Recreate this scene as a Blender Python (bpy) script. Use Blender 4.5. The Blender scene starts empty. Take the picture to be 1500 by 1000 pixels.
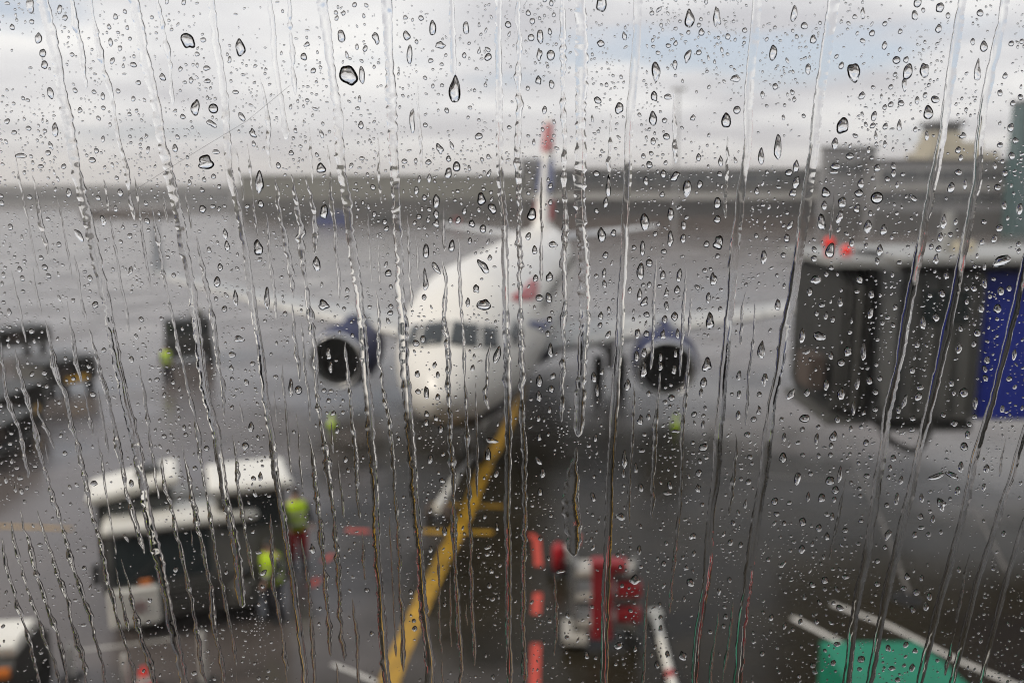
import bpy, bmesh, math, random
import numpy as np
from mathutils import Vector, Matrix

# ------------------------------------------------------------------ camera, world, sun, exposure
S = bpy.context.scene
COL = S.collection
FPX, PITCH, CH = 1300.0, 0.1755, 8.0          # focal length in photo pixels (1500 wide), pitch down, eye height
YP = 0.228                                    # outer face of the window pane
cam_d = bpy.data.cameras.new('camera')
cam = bpy.data.objects.new('camera', cam_d)
COL.objects.link(cam)
cam.location = (0, 0, CH)
cam.rotation_euler = (math.pi / 2 - PITCH, 0, 0)
cam_d.sensor_width = 36.0
cam_d.lens = 36.0 * FPX / 1500.0
cam_d.clip_start, cam_d.clip_end = 0.01, 6000
cam_d.dof.use_dof = True
cam_d.dof.focus_distance = YP / math.cos(PITCH) + 0.0006
cam_d.dof.aperture_fstop = 13.0
S.camera = cam

SUN_EL, SUN_AZ = math.radians(38), math.radians(-118)      # azimuth from +Y towards +X: behind and to the left
W = bpy.data.worlds.new('World')
S.world = W
W.use_nodes = True
wn, wl = W.node_tree.nodes, W.node_tree.links
wn.clear()
w_out = wn.new('ShaderNodeOutputWorld')
w_bg = wn.new('ShaderNodeBackground')
w_bg.inputs['Strength'].default_value = 0.13
sky = wn.new('ShaderNodeTexSky')
sky.sky_type = 'NISHITA'
sky.sun_disc = False
sky.sun_elevation = SUN_EL
sky.sun_rotation = SUN_AZ
sky.air_density = 1.0
sky.dust_density = 2.5
tc = wn.new('ShaderNodeTexCoord')
sep = wn.new('ShaderNodeSeparateXYZ')
wl.new(tc.outputs['Generated'], sep.inputs[0])


def wmath(op, a, b=None, clamp=False):
    n = wn.new('ShaderNodeMath')
    n.operation = op
    n.use_clamp = clamp
    for i, v in enumerate((a, b)):
        if v is None:
            continue
        if isinstance(v, (int, float)):
            n.inputs[i].default_value = v
        else:
            wl.new(v, n.inputs[i])
    return n.outputs[0]


zz = wmath('ADD', wmath('ABSOLUTE', sep.outputs['Z']), 0.10)
comb = wn.new('ShaderNodeCombineXYZ')
wl.new(wmath('DIVIDE', sep.outputs['X'], zz), comb.inputs[0])
wl.new(wmath('DIVIDE', sep.outputs['Y'], zz), comb.inputs[1])


def wnoise(scale, detail, rough, off):
    mp = wn.new('ShaderNodeMapping')
    mp.inputs['Location'].default_value = off
    mp.inputs['Scale'].default_value = (1.0, 1.0, 1.0)
    wl.new(comb.outputs[0], mp.inputs[0])
    n = wn.new('ShaderNodeTexNoise')
    n.inputs['Scale'].default_value = scale
    n.inputs['Detail'].default_value = detail
    n.inputs['Roughness'].default_value = rough
    wl.new(mp.outputs[0], n.inputs['Vector'])
    return n.outputs['Fac']


def wramp(fac, stops):
    r = wn.new('ShaderNodeValToRGB')
    while len(r.color_ramp.elements) < len(stops):
        r.color_ramp.elements.new(0.5)
    for e, (p, c) in zip(r.color_ramp.elements, stops):
        e.position = p
        e.color = (*c, 1)
    wl.new(fac, r.inputs[0])
    return r.outputs[0]


cl_shade = wramp(wnoise(0.85, 4, 0.5, (9.7, 20.2, 1)), [(0.36, (0.60, 0.60, 0.64)), (0.50, (0.83, 0.83, 0.85)), (0.63, (1.02, 1.01, 1.0))])
cl_mask = wramp(wnoise(0.62, 4, 0.52, (20.2, 9.7, 1)), [(0.36, (0, 0, 0)), (0.47, (1, 1, 1))])
cl_bright = wn.new('ShaderNodeMix')
cl_bright.data_type = 'RGBA'
cl_bright.blend_type = 'MULTIPLY'
cl_bright.inputs[0].default_value = 1.0
wl.new(cl_shade, cl_bright.inputs[6])
cl_bright.inputs[7].default_value = (8.3, 8.24, 8.25, 1)
blue = wn.new('ShaderNodeMix')          # thin high cloud veils the blue gaps
blue.data_type = 'RGBA'
blue.inputs[0].default_value = 0.55
wl.new(sky.outputs[0], blue.inputs[6])
blue.inputs[7].default_value = (5.9, 6.35, 7.45, 1)
skymix = wn.new('ShaderNodeMix')
skymix.data_type = 'RGBA'
wl.new(cl_mask, skymix.inputs[0])
wl.new(blue.outputs[2], skymix.inputs[6])
wl.new(cl_bright.outputs[2], skymix.inputs[7])
wl.new(skymix.outputs[2], w_bg.inputs['Color'])
wl.new(w_bg.outputs[0], w_out.inputs[0])

sun_d = bpy.data.lights.new('sun', 'SUN')
sun_d.energy = 2.0
sun_d.angle = math.radians(14)
sun_d.color = (1.0, 0.90, 0.78)
sun = bpy.data.objects.new('sun', sun_d)
COL.objects.link(sun)
sdir = Vector((math.sin(SUN_AZ) * math.cos(SUN_EL), math.cos(SUN_AZ) * math.cos(SUN_EL), math.sin(SUN_EL)))
sun.rotation_euler = sdir.to_track_quat('Z', 'Y').to_euler()

S.view_settings.view_transform = 'Standard'
S.view_settings.look = 'None'
S.view_settings.exposure = 0.0
S.view_settings.gamma = 1.0
S.view_settings.use_curve_mapping = False
S.render.engine = 'CYCLES'
S.cycles.max_bounces = 14
S.cycles.transmission_bounces = 12
S.cycles.transparent_max_bounces = 12
S.cycles.diffuse_bounces = 3
S.cycles.glossy_bounces = 4
S.cycles.volume_bounces = 2
S.cycles.caustics_reflective = False
S.cycles.caustics_refractive = True
S.cycles.use_denoising = True
S.cycles.filter_width = 1.0

# ------------------------------------------------------------------ helpers
RND = random.Random(11)
PI = math.pi
_c, _s = math.cos(PITCH), math.sin(PITCH)


def ray(px, py):
    a, b = (px - 750.0) / FPX, -(py - 500.0) / FPX
    return Vector((a, _c + b * _s, -_s + b * _c))


def at(px, py, z=0.0):
    """the point of height z seen at pixel (px, py)"""
    d = ray(px, py)
    t = (z - CH) / d.z
    return Vector((d.x * t, d.y * t, z))


def atY(px, py, Y):
    d = ray(px, py)
    t = Y / d.y
    return Vector((d.x * t, Y, CH + d.z * t))


def tag(o, label=None, cat=None, group=None, kind=None):
    if label: o['label'] = label
    if cat: o['category'] = cat
    if group: o['group'] = group
    if kind: o['kind'] = kind
    return o


def empty(name, loc=(0, 0, 0), rz=0.0):
    o = bpy.data.objects.new(name, None)
    COL.objects.link(o)
    o.location = loc
    o.rotation_euler = (0, 0, rz)
    o.empty_display_size = 0.2
    return o


def thing(name, label, cat, loc=(0, 0, 0), rz=0.0, group=None):
    return tag(empty(name, loc, rz), label, cat, group)


def mesh_obj(name, verts, faces, mat, parent=None, smooth=False, mesh=None):
    if mesh is None:
        mesh = bpy.data.meshes.new(name)
        mesh.from_pydata([tuple(v) for v in verts], [], faces)
        if smooth:
            mesh.polygons.foreach_set('use_smooth', [True] * len(mesh.polygons))
        if mat: mesh.materials.append(mat)
        mesh.update()
    o = bpy.data.objects.new(name, mesh)
    COL.objects.link(o)
    if parent is not None: o.parent = parent
    return o


class MB:
    """collects shapes for ONE mesh object"""

    def __init__(self):
        self.v, self.f = [], []

    def add(self, vs, fs, M=None):
        n = len(self.v)
        self.v += [(M @ Vector(v)) if M is not None else Vector(v) for v in vs]
        self.f += [tuple(i + n for i in f) for f in fs]
        return self

    def box(self, c, s, M=None, bev=0.0):
        x, y, z = c
        a, b, h = s[0] / 2, s[1] / 2, s[2] / 2
        if bev <= 0:
            vs = [(x + i * a, y + j * b, z + k * h) for k in (-1, 1) for j in (-1, 1) for i in (-1, 1)]
            fs = [(0, 2, 3, 1), (4, 5, 7, 6), (0, 1, 5, 4), (2, 6, 7, 3), (0, 4, 6, 2), (1, 3, 7, 5)]
        else:
            bev = min(bev, a * .9, b * .9, h * .9)
            ring = lambda A, B, Z: [(x + sx * A + 0, y + sy * B, Z) for sx, sy in ()]
            def oct_(A, B, Z, e):
                return [(x - A + e, y - B, Z), (x + A - e, y - B, Z), (x + A, y - B + e, Z), (x + A, y + B - e, Z), (x + A - e, y + B, Z), (x - A + e, y + B, Z), (x - A, y + B - e, Z), (x - A, y - B + e, Z)]
            vs = oct_(a - bev, b - bev, z - h, bev * .5) + oct_(a, b, z - h + bev, bev) + oct_(a, b, z + h - bev, bev) + oct_(a - bev, b - bev, z + h, bev * .5)
            fs = [tuple(range(7, -1, -1)), tuple(range(24, 32))]
            for r in range(3):
                for i in range(8):
                    j = (i + 1) % 8
                    fs.append((r * 8 + i, r * 8 + j, r * 8 + 8 + j, r * 8 + 8 + i))
        return self.add(vs, fs, M)

    def tube(self, p, q, r, r2=None, n=10, M=None):
        p, q = Vector(p), Vector(q)
        r2 = r if r2 is None else r2
        d = (q - p).normalized()
        u = d.orthogonal().normalized()
        w = d.cross(u)
        vs = []
        for c, rr in ((p, r), (q, r2)):
            for i in range(n):
                t = 2 * PI * i / n
                vs.append(c + u * math.cos(t) * rr + w * math.sin(t) * rr)
        fs = [(i, (i + 1) % n, n + (i + 1) % n, n + i) for i in range(n)]
        fs += [tuple(range(n - 1, -1, -1)), tuple(range(n, 2 * n))]
        return self.add(vs, fs, M)

    def path(self, pts, r, n=8):
        for a, b in zip(pts[:-1], pts[1:]):
            self.tube(a, b, r, n=n)
        return self

    def lathe(self, prof, axis='x', n=28, c=(0, 0, 0), cap=False):
        """prof: (along, radius)"""
        vs, fs = [], []
        for a, r in prof:
            for i in range(n):
                t = 2 * PI * i / n
                y, z = r * math.cos(t), r * math.sin(t)
                if axis == 'x': p = (a, y, z)
                elif axis == 'y': p = (z, a, y)
                else: p = (y, z, a)
                vs.append((p[0] + c[0], p[1] + c[1], p[2] + c[2]))
        m = len(prof)
        for k in range(m - 1):
            for i in range(n):
                j = (i + 1) % n
                fs.append((k * n + i, k * n + j, (k + 1) * n + j, (k + 1) * n + i))
        if cap:
            fs += [tuple(range(n - 1, -1, -1)), tuple(range((m - 1) * n, m * n))]
        return self.add(vs, fs)

    def prism(self, poly, h0, h1, M=None):
        """polygon in xy swept from z=h0 to h1"""
        n = len(poly)
        vs = [(x, y, h0) for x, y in poly] + [(x, y, h1) for x, y in poly]
        fs = [tuple(range(n - 1, -1, -1)), tuple(range(n, 2 * n))] + [(i, (i + 1) % n, n + (i + 1) % n, n + i) for i in range(n)]
        return self.add(vs, fs, M)

    def prism_x(self, poly, x0, x1):
        """polygon in yz swept along x"""
        n = len(poly)
        vs = [(x0, y, z) for y, z in poly] + [(x1, y, z) for y, z in poly]
        fs = [tuple(range(n)), tuple(range(2 * n - 1, n - 1, -1))] + [(i, n + i, n + (i + 1) % n, (i + 1) % n) for i in range(n)]
        return self.add(vs, fs)

    def build(self, name, mat, parent=None, smooth=False, label=None):
        o = mesh_obj(name, self.v, self.f, mat, parent, smooth)
        if smooth == 'auto':
            pass
        if label: o['label'] = label
        return o


def smooth_angle(o, deg=35):
    me = o.data
    me.polygons.foreach_set('use_smooth', [True] * len(me.polygons))
    bm = bmesh.new()
    bm.from_mesh(me)
    bmesh.ops.recalc_face_normals(bm, faces=bm.faces)
    for e in bm.edges:
        e.smooth = not (len(e.link_faces) != 2 or e.calc_face_angle(0) > math.radians(deg))
    bm.to_mesh(me)
    bm.free()
    return o


# ------------------------------------------------------------------ materials
MATS = {}


def mat(name, col, rough=0.5, metal=0.0, var=0.12, scale=3.0, spec=0.5, wet=False, bump=0.0, coord='Object'):
    """paint / rubber / metal with soft dirt variation in its own colour"""
    if name in MATS: return MATS[name]
    m = bpy.data.materials.new(name)
    m.use_nodes = True
    nt = m.node_tree
    b = nt.nodes['Principled BSDF']
    b.inputs['Roughness'].default_value = rough
    b.inputs['Metallic'].default_value = metal
    b.inputs['Specular IOR Level'].default_value = spec
    t = nt.nodes.new('ShaderNodeTexCoord')
    n = nt.nodes.new('ShaderNodeTexNoise')
    n.inputs['Scale'].default_value = scale
    n.inputs['Detail'].default_value = 5
    nt.links.new(t.outputs[coord], n.inputs['Vector'])
    r = nt.nodes.new('ShaderNodeValToRGB')
    r.color_ramp.elements[0].position = 0.3
    r.color_ramp.elements[1].position = 0.7
    r.color_ramp.elements[0].color = (*[c * (1 - var) for c in col], 1)
    r.color_ramp.elements[1].color = (*[min(1, c * (1 + var * .6)) for c in col], 1)
    nt.links.new(n.outputs['Fac'], r.inputs[0])
    nt.links.new(r.outputs[0], b.inputs['Base Color'])
    if wet:
        b.inputs['Coat Weight'].default_value = 0.6
        b.inputs['Coat Roughness'].default_value = 0.08
    if bump:
        bp = nt.nodes.new('ShaderNodeBump')
        bp.inputs['Strength'].default_value = bump
        bp.inputs['Distance'].default_value = 0.02
        nt.links.new(n.outputs['Fac'], bp.inputs['Height'])
        nt.links.new(bp.outputs[0], b.inputs['Normal'])
    MATS[name] = m
    return m


M_WHITE = mat('white_aircraft_paint', (0.72, 0.70, 0.655), 0.28, var=0.06, scale=0.7)
M_GREYP = mat('grey_aircraft_paint', (0.52, 0.53, 0.54), 0.35, var=0.08)
M_SLAT = mat('pale_slat_metal', (0.64, 0.63, 0.60), 0.35)
M_WINGT = mat('winglet_grey', (0.30, 0.31, 0.32), 0.4)
M_WING = mat('wing_grey_paint', (0.36, 0.365, 0.365), 0.4, var=.1)
M_NAVY = mat('navy_engine_paint', (0.018, 0.023, 0.075), 0.5, spec=.25)
M_BELLY = mat('midnight_belly_paint', (0.014, 0.016, 0.028), 0.4, var=.2, spec=.35)
M_RED = mat('red_paint', (0.38, 0.010, 0.018), 0.35)
M_TRW = mat('dull_white_shelf_paint', (0.42, 0.40, 0.36), 0.5, var=.2)
M_TRR = mat('dull_red_mast_paint', (0.26, 0.016, 0.022), 0.5, var=.2)
M_BLUE = mat('blue_livery_paint', (0.02, 0.04, 0.18), 0.3)
M_LIP = mat('bare_metal', (0.72, 0.72, 0.72), 0.28, 0.9)
M_DARK = mat('dark_metal', (0.035, 0.035, 0.036), 0.5, 0.4)
M_BLACK = mat('black_rubber', (0.018, 0.018, 0.018), 0.65)
M_GLASSD = mat('dark_cockpit_glass', (0.015, 0.022, 0.026), 0.06, spec=0.8)
M_STEEL = mat('grey_steel', (0.30, 0.30, 0.30), 0.45, 0.5)
M_VWHITE = mat('white_vehicle_paint', (0.74, 0.72, 0.66), 0.35, var=0.1, scale=2)
M_VGREY = mat('grey_vehicle_body', (0.10, 0.098, 0.09), 0.5, var=.25)
M_VDARK = mat('dark_vehicle_body', (0.03, 0.03, 0.028), 0.5, var=.25)
M_VGLASS = mat('vehicle_glass', (0.02, 0.028, 0.03), 0.08, spec=0.7)
M_ORANGE = mat('orange_lens', (0.75, 0.22, 0.04), 0.3)
M_REDL = mat('red_signal_lens', (0.85, 0.03, 0.02), 0.3)
M_LIME = mat('lime_high_visibility', (0.50, 0.72, 0.015), 0.7)
M_TAPE = mat('reflective_tape', (0.55, 0.55, 0.52), 0.4)
M_SKIN = mat('skin', (0.52, 0.32, 0.24), 0.5)
M_HAIR = mat('dark_hair', (0.03, 0.02, 0.015), 0.6)
M_NAVYC = mat('dark_work_cloth', (0.025, 0.025, 0.032), 0.85)
M_REDC = mat('dark_red_cloth', (0.33, 0.02, 0.02), 0.85)
M_YELLOW = mat('yellow_vehicle_paint', (0.72, 0.40, 0.03), 0.4)
M_BRW = mat('bridge_white_roof', (0.27, 0.27, 0.26), 0.4, var=.12, scale=1)
M_BRG = mat('bridge_grey_panel', (0.105, 0.105, 0.10), 0.45, var=.15, scale=1)
M_BRD = mat('bridge_dark_bellows', (0.028, 0.028, 0.026), 0.75, var=.3)
M_BRL = mat('bridge_light_grey_panel', (0.15, 0.15, 0.145), 0.5, var=.15)
M_BRB = mat('bridge_blue_panel', (0.016, 0.030, 0.26), 0.4, var=.1)
M_SEAM = mat('pale_joint_sealant', (0.16, 0.15, 0.14), 0.5, var=.4, scale=6)
M_GREEN = mat('green_container_paint', (0.006, 0.19, 0.11), 0.5, var=.15)
M_MARKY = mat('yellow_line_paint', (0.42, 0.235, 0.010), 0.4, var=.45, scale=2.5)
M_MARKW = mat('white_line_paint', (0.62, 0.60, 0.56), 0.45, var=.3, scale=5)
M_MARKR = mat('red_line_paint', (0.52, 0.055, 0.03), 0.5, var=.25, scale=5)
M_CONC = mat('building_concrete', (0.26, 0.255, 0.245), 0.8, var=.12, scale=.3)
M_BDARK = mat('dark_cladding', (0.05, 0.047, 0.044), 0.6, var=.15, scale=.3)
M_BOLIVE = mat('olive_beige_cladding', (0.17, 0.167, 0.14), 0.7, var=.12, scale=.3)
M_BBEIGE = mat('beige_render', (0.42, 0.38, 0.29), 0.8, var=.12, scale=.3)
M_BGREY = mat('grey_cladding', (0.17, 0.17, 0.175), 0.6, var=.12, scale=.3)
M_BLIGHT = mat('pale_grey_fascia', (0.33, 0.32, 0.30), 0.6, var=.1, scale=.3)
M_BTEAL = mat('teal_curtain_glass', (0.030, 0.085, 0.088), 0.25, var=.15, scale=.5)
M_BGLASS = mat('dark_window_glass', (0.03, 0.035, 0.04), 0.12)
M_BROWN = mat('brown_brick_base', (0.08, 0.06, 0.05), 0.8, var=.15, scale=.5)
M_TERM = mat('terminal_facade_panel', (0.10, 0.095, 0.085), 0.6, var=.15, scale=.4)
M_ROOM = mat('lounge_plaster', (0.10, 0.095, 0.09), 0.8)
M_HEDGE = mat('hedge_leaves', (0.045, 0.065, 0.022), 0.8, var=.4)


def ground_material():
    m = bpy.data.materials.new('wet_apron_concrete')
    m.use_nodes = True
    nt = m.node_tree
    N, L = nt.nodes, nt.links
    b = N['Principled BSDF']
    t = N.new('ShaderNodeTexCoord')

    def noise(scale, detail=6, rough=.55, sc=(1, 1, 1)):
        mp = N.new('ShaderNodeMapping')
        mp.inputs['Scale'].default_value = sc
        L.new(t.outputs['Object'], mp.inputs[0])
        n = N.new('ShaderNodeTexNoise')
        n.inputs['Scale'].default_value = scale
        n.inputs['Detail'].default_value = detail
        n.inputs['Roughness'].default_value = rough
        L.new(mp.outputs[0], n.inputs['Vector'])
        return n.outputs['Fac']

    def ramp(fac, stops):
        r = N.new('ShaderNodeValToRGB')
        while len(r.color_ramp.elements) < len(stops):
            r.color_ramp.elements.new(.5)
        for e, (p, c) in zip(r.color_ramp.elements, stops):
            e.position = p
            e.color = (*c, 1) if isinstance(c, tuple) else (c, c, c, 1)
        L.new(fac, r.inputs[0])
        return r.outputs[0]

    def mix(f, a, c, mode='MIX'):
        x = N.new('ShaderNodeMix')
        x.data_type = 'RGBA'
        x.blend_type = mode
        for i, v in ((0, f), (6, a), (7, c)):
            if hasattr(v, 'default_value') or hasattr(v, 'links'):
                L.new(v, x.inputs[i])
            elif isinstance(v, tuple):
                x.inputs[i].default_value = (*v, 1)
            else:
                x.inputs[i].default_value = v
        return x.outputs[2]
    big = noise(0.05, 4)
    mid = noise(0.6, 7, .6)
    grain = noise(14, 4, .7)
    base = ramp(big, [(.35, (.094, .078, .073)), (.65, (.140, .118, .110))])
    base = mix(.35, base, ramp(mid, [(.3, (.062, .052, .048)), (.7, (.165, .139, .129))]))
    base = mix(.2, base, ramp(grain, [(.3, (.04, .038, .036)), (.7, (.15, .145, .135))]))
    # darker, browner area of the stand round the lead-in line
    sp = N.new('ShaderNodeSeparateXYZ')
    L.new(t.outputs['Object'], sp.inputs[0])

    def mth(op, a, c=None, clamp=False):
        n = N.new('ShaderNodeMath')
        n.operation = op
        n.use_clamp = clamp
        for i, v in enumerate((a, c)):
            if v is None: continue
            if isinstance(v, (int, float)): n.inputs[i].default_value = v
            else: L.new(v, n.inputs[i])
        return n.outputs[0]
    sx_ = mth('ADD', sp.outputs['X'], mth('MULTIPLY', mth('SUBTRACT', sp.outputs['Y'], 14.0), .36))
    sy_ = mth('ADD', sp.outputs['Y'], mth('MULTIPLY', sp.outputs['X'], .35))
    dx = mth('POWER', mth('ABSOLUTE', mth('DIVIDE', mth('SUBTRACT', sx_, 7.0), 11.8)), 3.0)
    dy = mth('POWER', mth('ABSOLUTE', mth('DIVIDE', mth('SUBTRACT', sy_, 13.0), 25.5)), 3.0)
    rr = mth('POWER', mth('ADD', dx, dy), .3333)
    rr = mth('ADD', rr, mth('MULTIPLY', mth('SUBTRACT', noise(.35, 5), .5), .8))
    zone = ramp(rr, [(.62, 1.0), (1.08, 0.0)])
    base = mix(zone, base, mix(.5, (.0165, .0132, .0075), ramp(mid, [(.3, (.008, .0065, .0038)), (.7, (.036, .029, .017))])))
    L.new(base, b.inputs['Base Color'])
    rough = ramp(noise(.22, 5), [(.35, .14), (.65, .34)])
    L.new(rough, b.inputs['Roughness'])
    spec = N.new('ShaderNodeMapRange')          # weaker specular inside the darker area
    L.new(zone, spec.inputs[0])
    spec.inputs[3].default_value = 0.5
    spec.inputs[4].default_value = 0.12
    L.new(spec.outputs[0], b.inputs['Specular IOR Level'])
    bp = N.new('ShaderNodeBump')
    bp.inputs['Strength'].default_value = .25
    bp.inputs['Distance'].default_value = .01
    L.new(noise(5, 6, .65), bp.inputs['Height'])
    L.new(bp.outputs[0], b.inputs['Normal'])
    return m


def water_material():
    m = bpy.data.materials.new('rain_water')
    m.use_nodes = True
    nt = m.node_tree
    nt.nodes.clear()
    g = nt.nodes.new('ShaderNodeBsdfGlass')
    g.inputs['IOR'].default_value = 1.333
    g.inputs['Roughness'].default_value = 0.0
    g.inputs['Color'].default_value = (1, 1, 1, 1)
    o = nt.nodes.new('ShaderNodeOutputMaterial')
    nt.links.new(g.outputs[0], o.inputs[0])
    return m


def pane_material():
    m = bpy.data.materials.new('clear_pane_glass')
    m.use_nodes = True
    nt = m.node_tree
    nt.nodes.clear()
    g = nt.nodes.new('ShaderNodeBsdfTransparent')
    g.inputs['Color'].default_value = (.975, .98, .975, 1)
    o = nt.nodes.new('ShaderNodeOutputMaterial')
    nt.links.new(g.outputs[0], o.inputs[0])
    return m


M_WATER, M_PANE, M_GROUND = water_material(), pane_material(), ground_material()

# ------------------------------------------------------------------ setting: apron, terminal, window
R = 2600.0
gv, gf = [], []
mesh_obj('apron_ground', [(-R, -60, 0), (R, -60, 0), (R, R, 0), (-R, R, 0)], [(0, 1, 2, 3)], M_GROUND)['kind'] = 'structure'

wall = MB()
WX, WZ0, WZ1 = 1.5, 6.9, 9.6                                    # the window opening
for c, s in (((-31.5 - WX / 2 + .75, 0.05, 6), (60, .3, 12)), ((31.5 + WX / 2 - .75, 0.05, 6), (60, .3, 12)),
             ((0, 0.05, WZ0 / 2), (2 * WX, .3, WZ0)), ((0, 0.05, (WZ1 + 12) / 2), (2 * WX, .3, 12 - WZ1))):
    wall.box(c, s)
tag(wall.build('terminal_wall', M_TERM), kind='structure')
room = MB()
room.box((0, -4.2, WZ0 - .65), (8, 8.1, .1)).box((0, -4.2, 10.3), (8, 8.1, .1)).box((-4.05, -4.2, 8.3), (.1, 8.1, 4.1)).box((4.05, -4.2, 8.3), (.1, 8.1, 4.1)).box((0, -8.3, 8.3), (8, .1, 4.1))
tag(room.build('lounge_wall', M_ROOM), kind='structure')
wf = MB()
for sx in (-1, 1): wf.box((sx * (WX - .03), .20, (WZ0 + WZ1) / 2), (.054, .09, WZ1 - WZ0 - .004))
wf.box((0, .20, WZ0 + .03), (2 * WX - .115, .09, .054)).box((0, .20, WZ1 - .03), (2 * WX - .115, .09, .054))
win = tag(wf.build('window_frame', M_STEEL), kind='structure')
MB().box((0, YP - .004, (WZ0 + WZ1) / 2), (2 * WX - .12, .008, WZ1 - WZ0 - .12)).build('pane', M_PANE, win)

sc_ = [on_p for on_p in ((437, 130), (375, 181), (320, 214), (250, 257), (190, 296), (150, 318))]
scr = []
for px, py in sc_:
    d_ = ray(px, py)
    scr.append(Vector((d_.x * YP / d_.y, YP - .008 - .00004, CH + d_.z * YP / d_.y)))
MB().path(scr, .000035, 5).build('scratch', M_STEEL, win)
# haze: one closed box of thin rainy air
hz = MB().box((0, R / 2 - 25, 29.0), (2 * R + 40, R + 90, 60))
hm = bpy.data.materials.new('rainy_air')
hm.use_nodes = True
hm.node_tree.nodes.clear()
hv = hm.node_tree.nodes.new('ShaderNodeVolumePrincipled')
hv.inputs['Color'].default_value = (1, .975, .945, 1)
hv.inputs['Density'].default_value = 0.0008
hv.inputs['Anisotropy'].default_value = 0.3
ho = hm.node_tree.nodes.new('ShaderNodeOutputMaterial')
hm.node_tree.links.new(hv.outputs[0], ho.inputs['Volume'])
tag(hz.build('haze', hm), kind='stuff')


# painted markings: sheets a few mm above the apron
def strip(name, pix, width, m, z=.004, dash=None, wpix=None):
    pts = [at(*p) for p in pix]
    vs, fs = [], []
    for i, p in enumerate(pts):
        a, b = pts[max(i - 1, 0)], pts[min(i + 1, len(pts) - 1)]
        d = (b - a).normalized()
        n = Vector((-d.y, d.x, 0)) * width / 2
        vs += [(p.x - n.x, p.y - n.y, z), (p.x + n.x, p.y + n.y, z)]
        if i: fs.append((2 * i - 2, 2 * i, 2 * i + 1, 2 * i - 1))
    o = mesh_obj(name, vs, fs, m)
    o['kind'] = 'structure'
    return o


strip('lead_in_line_marking', [(768, 560), (757, 596), (736, 640), (716, 674), (699, 712), (684, 750), (664, 790), (636, 845), (606, 910), (578, 975), (556, 1040)], .36, M_MARKY)
strip('crossbar_marking', [(618, 778), (722, 780)], .20, M_MARKY, .008)
strip('crossbar_marking', [(632, 738), (738, 742)], .16, M_MARKY, .008)
strip('stand_edge_marking', [(-60, 768), (106, 774)], .12, M_MARKY)
strip('white_line_marking', [(1218, 884), (1300, 915), (1400, 965), (1500, 1008), (1600, 1050)], .13, M_MARKW)
strip('white_line_marking', [(1160, 904), (1240, 945), (1330, 992)], .13, M_MARKW)
strip('white_line_marking', [(112, 953), (185, 944), (262, 934)], .07, M_MARKW)
strip('white_line_marking', [(486, 972), (520, 985), (560, 1003)], .08, M_MARKW)
strip('white_line_marking', [(750, 560), (600, 590), (470, 596)], .10, M_MARKW)
for pix in ([(776, 782), (786, 790), (789, 829)], [(788, 868), (785, 899)], [(785, 942), (783, 1010)], [(507, 776), (541, 778)], [(473, 822), (488, 812)], [(456, 858), (467, 846)], [(845, 782), (842, 798)]):
    strip('red_dash_marking', pix, .17, M_MARKR)
for pix in ([(1236, 640), (1290, 760), (1336, 880)], [(1418, 730), (1446, 780), (1475, 836)], [(1050, 690), (1180, 700), (1330, 705)]):
    strip('slab_joint_marking', pix, .07, M_SEAM)
# ------------------------------------------------------------------ far buildings
LAB = {}


def building(name, label, cat, x0, x1, ytop, Y, depth, m_wall, floors=None, m_roof=None, base=None, group=None, x_rot=0, panes=None):
    """a block whose front stands at distance Y, between photo columns x0..x1, its roof line at photo row ytop"""
    a, b = atY(x0, ytop, Y), atY(x1, ytop, Y)
    w, h = b.x - a.x, a.z
    t = thing(name, label, cat, ((a.x + b.x) / 2, Y + depth / 2, 0), 0, group)
    MB().box((0, 0, h / 2), (w, depth, h)).build('wall', m_wall, t)
    rf = MB().box((0, 0, h + .2), (w + .6, depth + .6, .4)).build('roof', m_roof or m_wall, t)
    y0 = -depth / 2
    for spec in floors or ():                      # window bands: (z0, z1, pane width, material)
        z0, z1, pw, gm = spec
        fr = MB().box((0, y0 - .04, (z0 + z1) / 2), (w * .97, .08, z1 - z0 + .3)).build('window', M_BLIGHT if gm is M_BGLASS else m_wall, t)
        n = max(1, int(w * .95 / pw))
        me = None
        for i in range(n):
            x = -w * .475 + (i + .5) * w * .95 / n
            if me is None:
                o = MB().box((0, y0 - .11, (z0 + z1) / 2), (w * .95 / n - .18, .08, z1 - z0)).build('pane', gm, fr)
                me = o.data
            else:
                o = mesh_obj('pane', None, None, None, fr, mesh=me)
            o.location = (x, 0, 0)
    for (z0, z1, mm, out) in base or ():           # fascias, canopies, plinths
        MB().box((0, y0 - out / 2 - .15, (z0 + z1) / 2), (w * 1.002, out, z1 - z0)).build('fascia', mm, t)
    return t, h, w


building('pier_building', 'long dark airport pier building behind the tail fin with a pale fascia band', 'building', 766, 1200, 250, 165, 25, M_BDARK,
         [(7.9, 10.0, 4.5, M_BGLASS)], M_BDARK, [(5.2, 6.5, M_BLIGHT, 2.2), (0, 2.2, M_BROWN, .5)])
building('plant_room', 'small grey block on the dark pier roof just left of the tail fin', 'building', 764, 806, 236, 190, 10, M_BGREY)
building('office_block', 'grey flat roofed block rising above the jet bridge, left of the tower', 'building', 1212, 1284, 218, 151, 3, M_BGREY, [(9.6, 11.6, 3.0, M_BGLASS)], M_BDARK, [(0, 4.2, M_BDARK, .4)])
building('terminal_building', 'grey terminal building below the control tower with dark ground floor', 'building', 1284, 1560, 237, 146, 6, M_BGREY, [(8.6, 10.2, 3.2, M_BGLASS), (4.9, 6.2, 3.2, M_BGLASS)], M_BDARK, [(0, 3.6, M_BDARK, .6), (7.0, 7.7, M_BLIGHT, .8)])
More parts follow.
